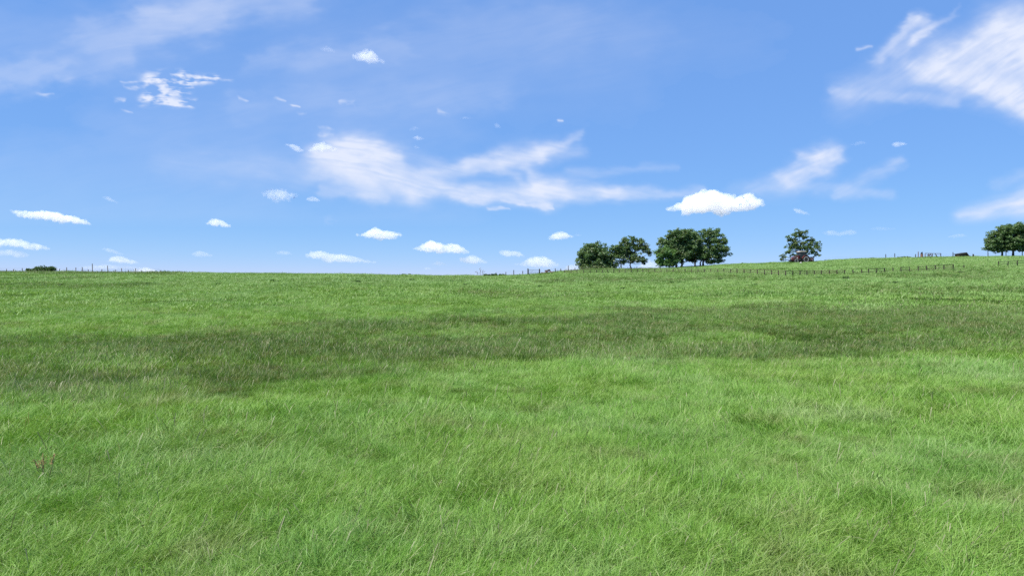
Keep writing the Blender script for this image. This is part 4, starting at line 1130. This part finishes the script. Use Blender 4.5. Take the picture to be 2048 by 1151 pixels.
    G = [(252, 160, 284, 162, 3, 3, .45), (248, 168, 282, 171, 3, 3, .45), (232, 194, 252, 196, 3, 2, .35), (74, 187, 96, 190, 3, 2, .4), (248, 222, 268, 227, 3, 2, .35), (432, 158, 460, 163, 3, 2, .3),
         (690, 208, 712, 210, 4, 3, .3), (640, 262, 668, 264, 4, 3, .3), (475, 198, 492, 200, 3, 2, .4), (550, 199, 572, 204, 3, 2, .35), (588, 210, 600, 213, 4, 3, .55), (594, 230, 612, 232, 3, 2, .35), (876, 223, 896, 227, 4, 4, .3), (1110, 246, 1120, 247, 2, 2, .5), (660, 438, 676, 440, 5, 4, .25)]
    Dn += group(G, 6, 3, 6, 600, .0, 1.15, 26, .58, 2.4)
    Dn = np.clip(Dn, 0, .95) * (1 - smooth(425, 462, gy))
    Hh = 4000.0
    k = Hh / ((575.5 - gy) / F)
    P = np.stack([(gx - 1024) / F * k, k, np.full_like(k, Hh + CAM_H)], -1).reshape(-1, 3)
    nr, nc = gx.shape
    i = np.arange(nr - 1)[:, None] * nc; j = np.arange(nc - 1)[None]
    f = np.stack([i + j, i + j + 1, i + nc + j + 1, i + nc + j], -1).reshape(-1, 4)
    dv = Dn.ravel()
    f = f[dv[f].max(1) > .012]
    used = np.zeros(len(P), bool); used[f.ravel()] = True
    remap = np.cumsum(used) - 1
    me = np_mesh('cirrus', P[used], remap[f], {'ice': ('FLOAT', dv[used].astype(np.float32))})
    m, nt = mat('cirrus_ice')
    o = N(nt, 'ShaderNodeOutputMaterial'); a = N(nt, 'ShaderNodeAttribute', attribute_name='ice')
    t = N(nt, 'ShaderNodeBsdfTransparent'); tr = N(nt, 'ShaderNodeBsdfTranslucent', inp={'Color': (.335, .345, .365, 1)})
    x = N(nt, 'ShaderNodeMixShader'); L(nt, a.outputs['Fac'], x.inputs[0]); L(nt, t.outputs[0], x.inputs[1]); L(nt, tr.outputs[0], x.inputs[2])
    L(nt, x.outputs[0], o.inputs[0])
    ob = link('cirrus', me, m)
    tag(ob, 'thin wispy white cirrus streaks and veils drawn across the blue sky', 'cirrus', kind='stuff')
cirrus()
# ------------------------------------------------------------------ light
SUN_EL, SUN_AZ = R(57), R(-122)      # azimuth measured from the view direction, left negative
sun_d = bpy.data.lights.new('sun', 'SUN'); sun_d.energy = 4.5; sun_d.angle = R(.53); sun_d.color = (1, .955, .88)
sun = bpy.data.objects.new('sun', sun_d); col.objects.link(sun)
sv = Vector((math.sin(SUN_AZ) * math.cos(SUN_EL), math.cos(SUN_AZ) * math.cos(SUN_EL), math.sin(SUN_EL)))
sun.rotation_euler = sv.to_track_quat('Z', 'Y').to_euler(); sun.location = (0, 0, 60)
w = bpy.data.worlds.new('World'); scene.world = w; w.use_nodes = True
nt = w.node_tree; nt.nodes.clear()
sk = N(nt, 'ShaderNodeTexSky', sky_type='NISHITA', sun_disc=False)
sk.sun_elevation = SUN_EL; sk.sun_rotation = SUN_AZ
sk.air_density, sk.dust_density, sk.ozone_density, sk.altitude = 1.0, 0, 8, 4000
bg = N(nt, 'ShaderNodeBackground', inp={'Strength': .1065}); wo = N(nt, 'ShaderNodeOutputWorld')
# a camera's soft shoulder on the sky: evens the bright horizon against the deep zenith, hue kept
sp = N(nt, 'ShaderNodeSeparateColor'); L(nt, sk.outputs[0], sp.inputs[0])
pw = math_(nt, 'POWER', math_(nt, 'MAXIMUM', math_(nt, 'DIVIDE', sp.outputs[2], 4.5), .05), -.80)
vm = N(nt, 'ShaderNodeVectorMath', operation='SCALE'); L(nt, sk.outputs[0], vm.inputs[0]); L(nt, pw, vm.inputs['Scale'])
s2 = N(nt, 'ShaderNodeSeparateColor'); L(nt, vm.outputs[0], s2.inputs[0])
# moist summer air: the low sky leans to lavender rather than cyan
lo_ = math_(nt, 'MULTIPLY', math_(nt, 'MAXIMUM', math_(nt, 'SUBTRACT', math_(nt, 'DIVIDE', sp.outputs[0], sp.outputs[2]), .26), 0.0), .62)
cc = N(nt, 'ShaderNodeCombineColor'); L(nt, s2.outputs[0], cc.inputs[0]); L(nt, s2.outputs[2], cc.inputs[2])
L(nt, math_(nt, 'MULTIPLY', s2.outputs[1], math_(nt, 'SUBTRACT', 1.035, lo_)), cc.inputs[1])
L(nt, cc.outputs[0], bg.inputs[0]); L(nt, bg.outputs[0], wo.inputs[0])

# ------------------------------------------------------------------ render settings
vs = scene.view_settings
scene.display_settings.display_device = 'sRGB'
vs.view_transform, vs.look, vs.exposure, vs.gamma, vs.use_curve_mapping = 'Standard', 'None', .9, 1, False
cy = scene.cycles
cy.max_bounces, cy.diffuse_bounces, cy.glossy_bounces, cy.transmission_bounces = 18, 3, 2, 4
cy.transparent_max_bounces, cy.volume_bounces = 16, 12
cy.use_denoising = False
cy.use_adaptive_sampling = False
cy.sample_clamp_indirect = .8
cy.volume_step_rate = 1
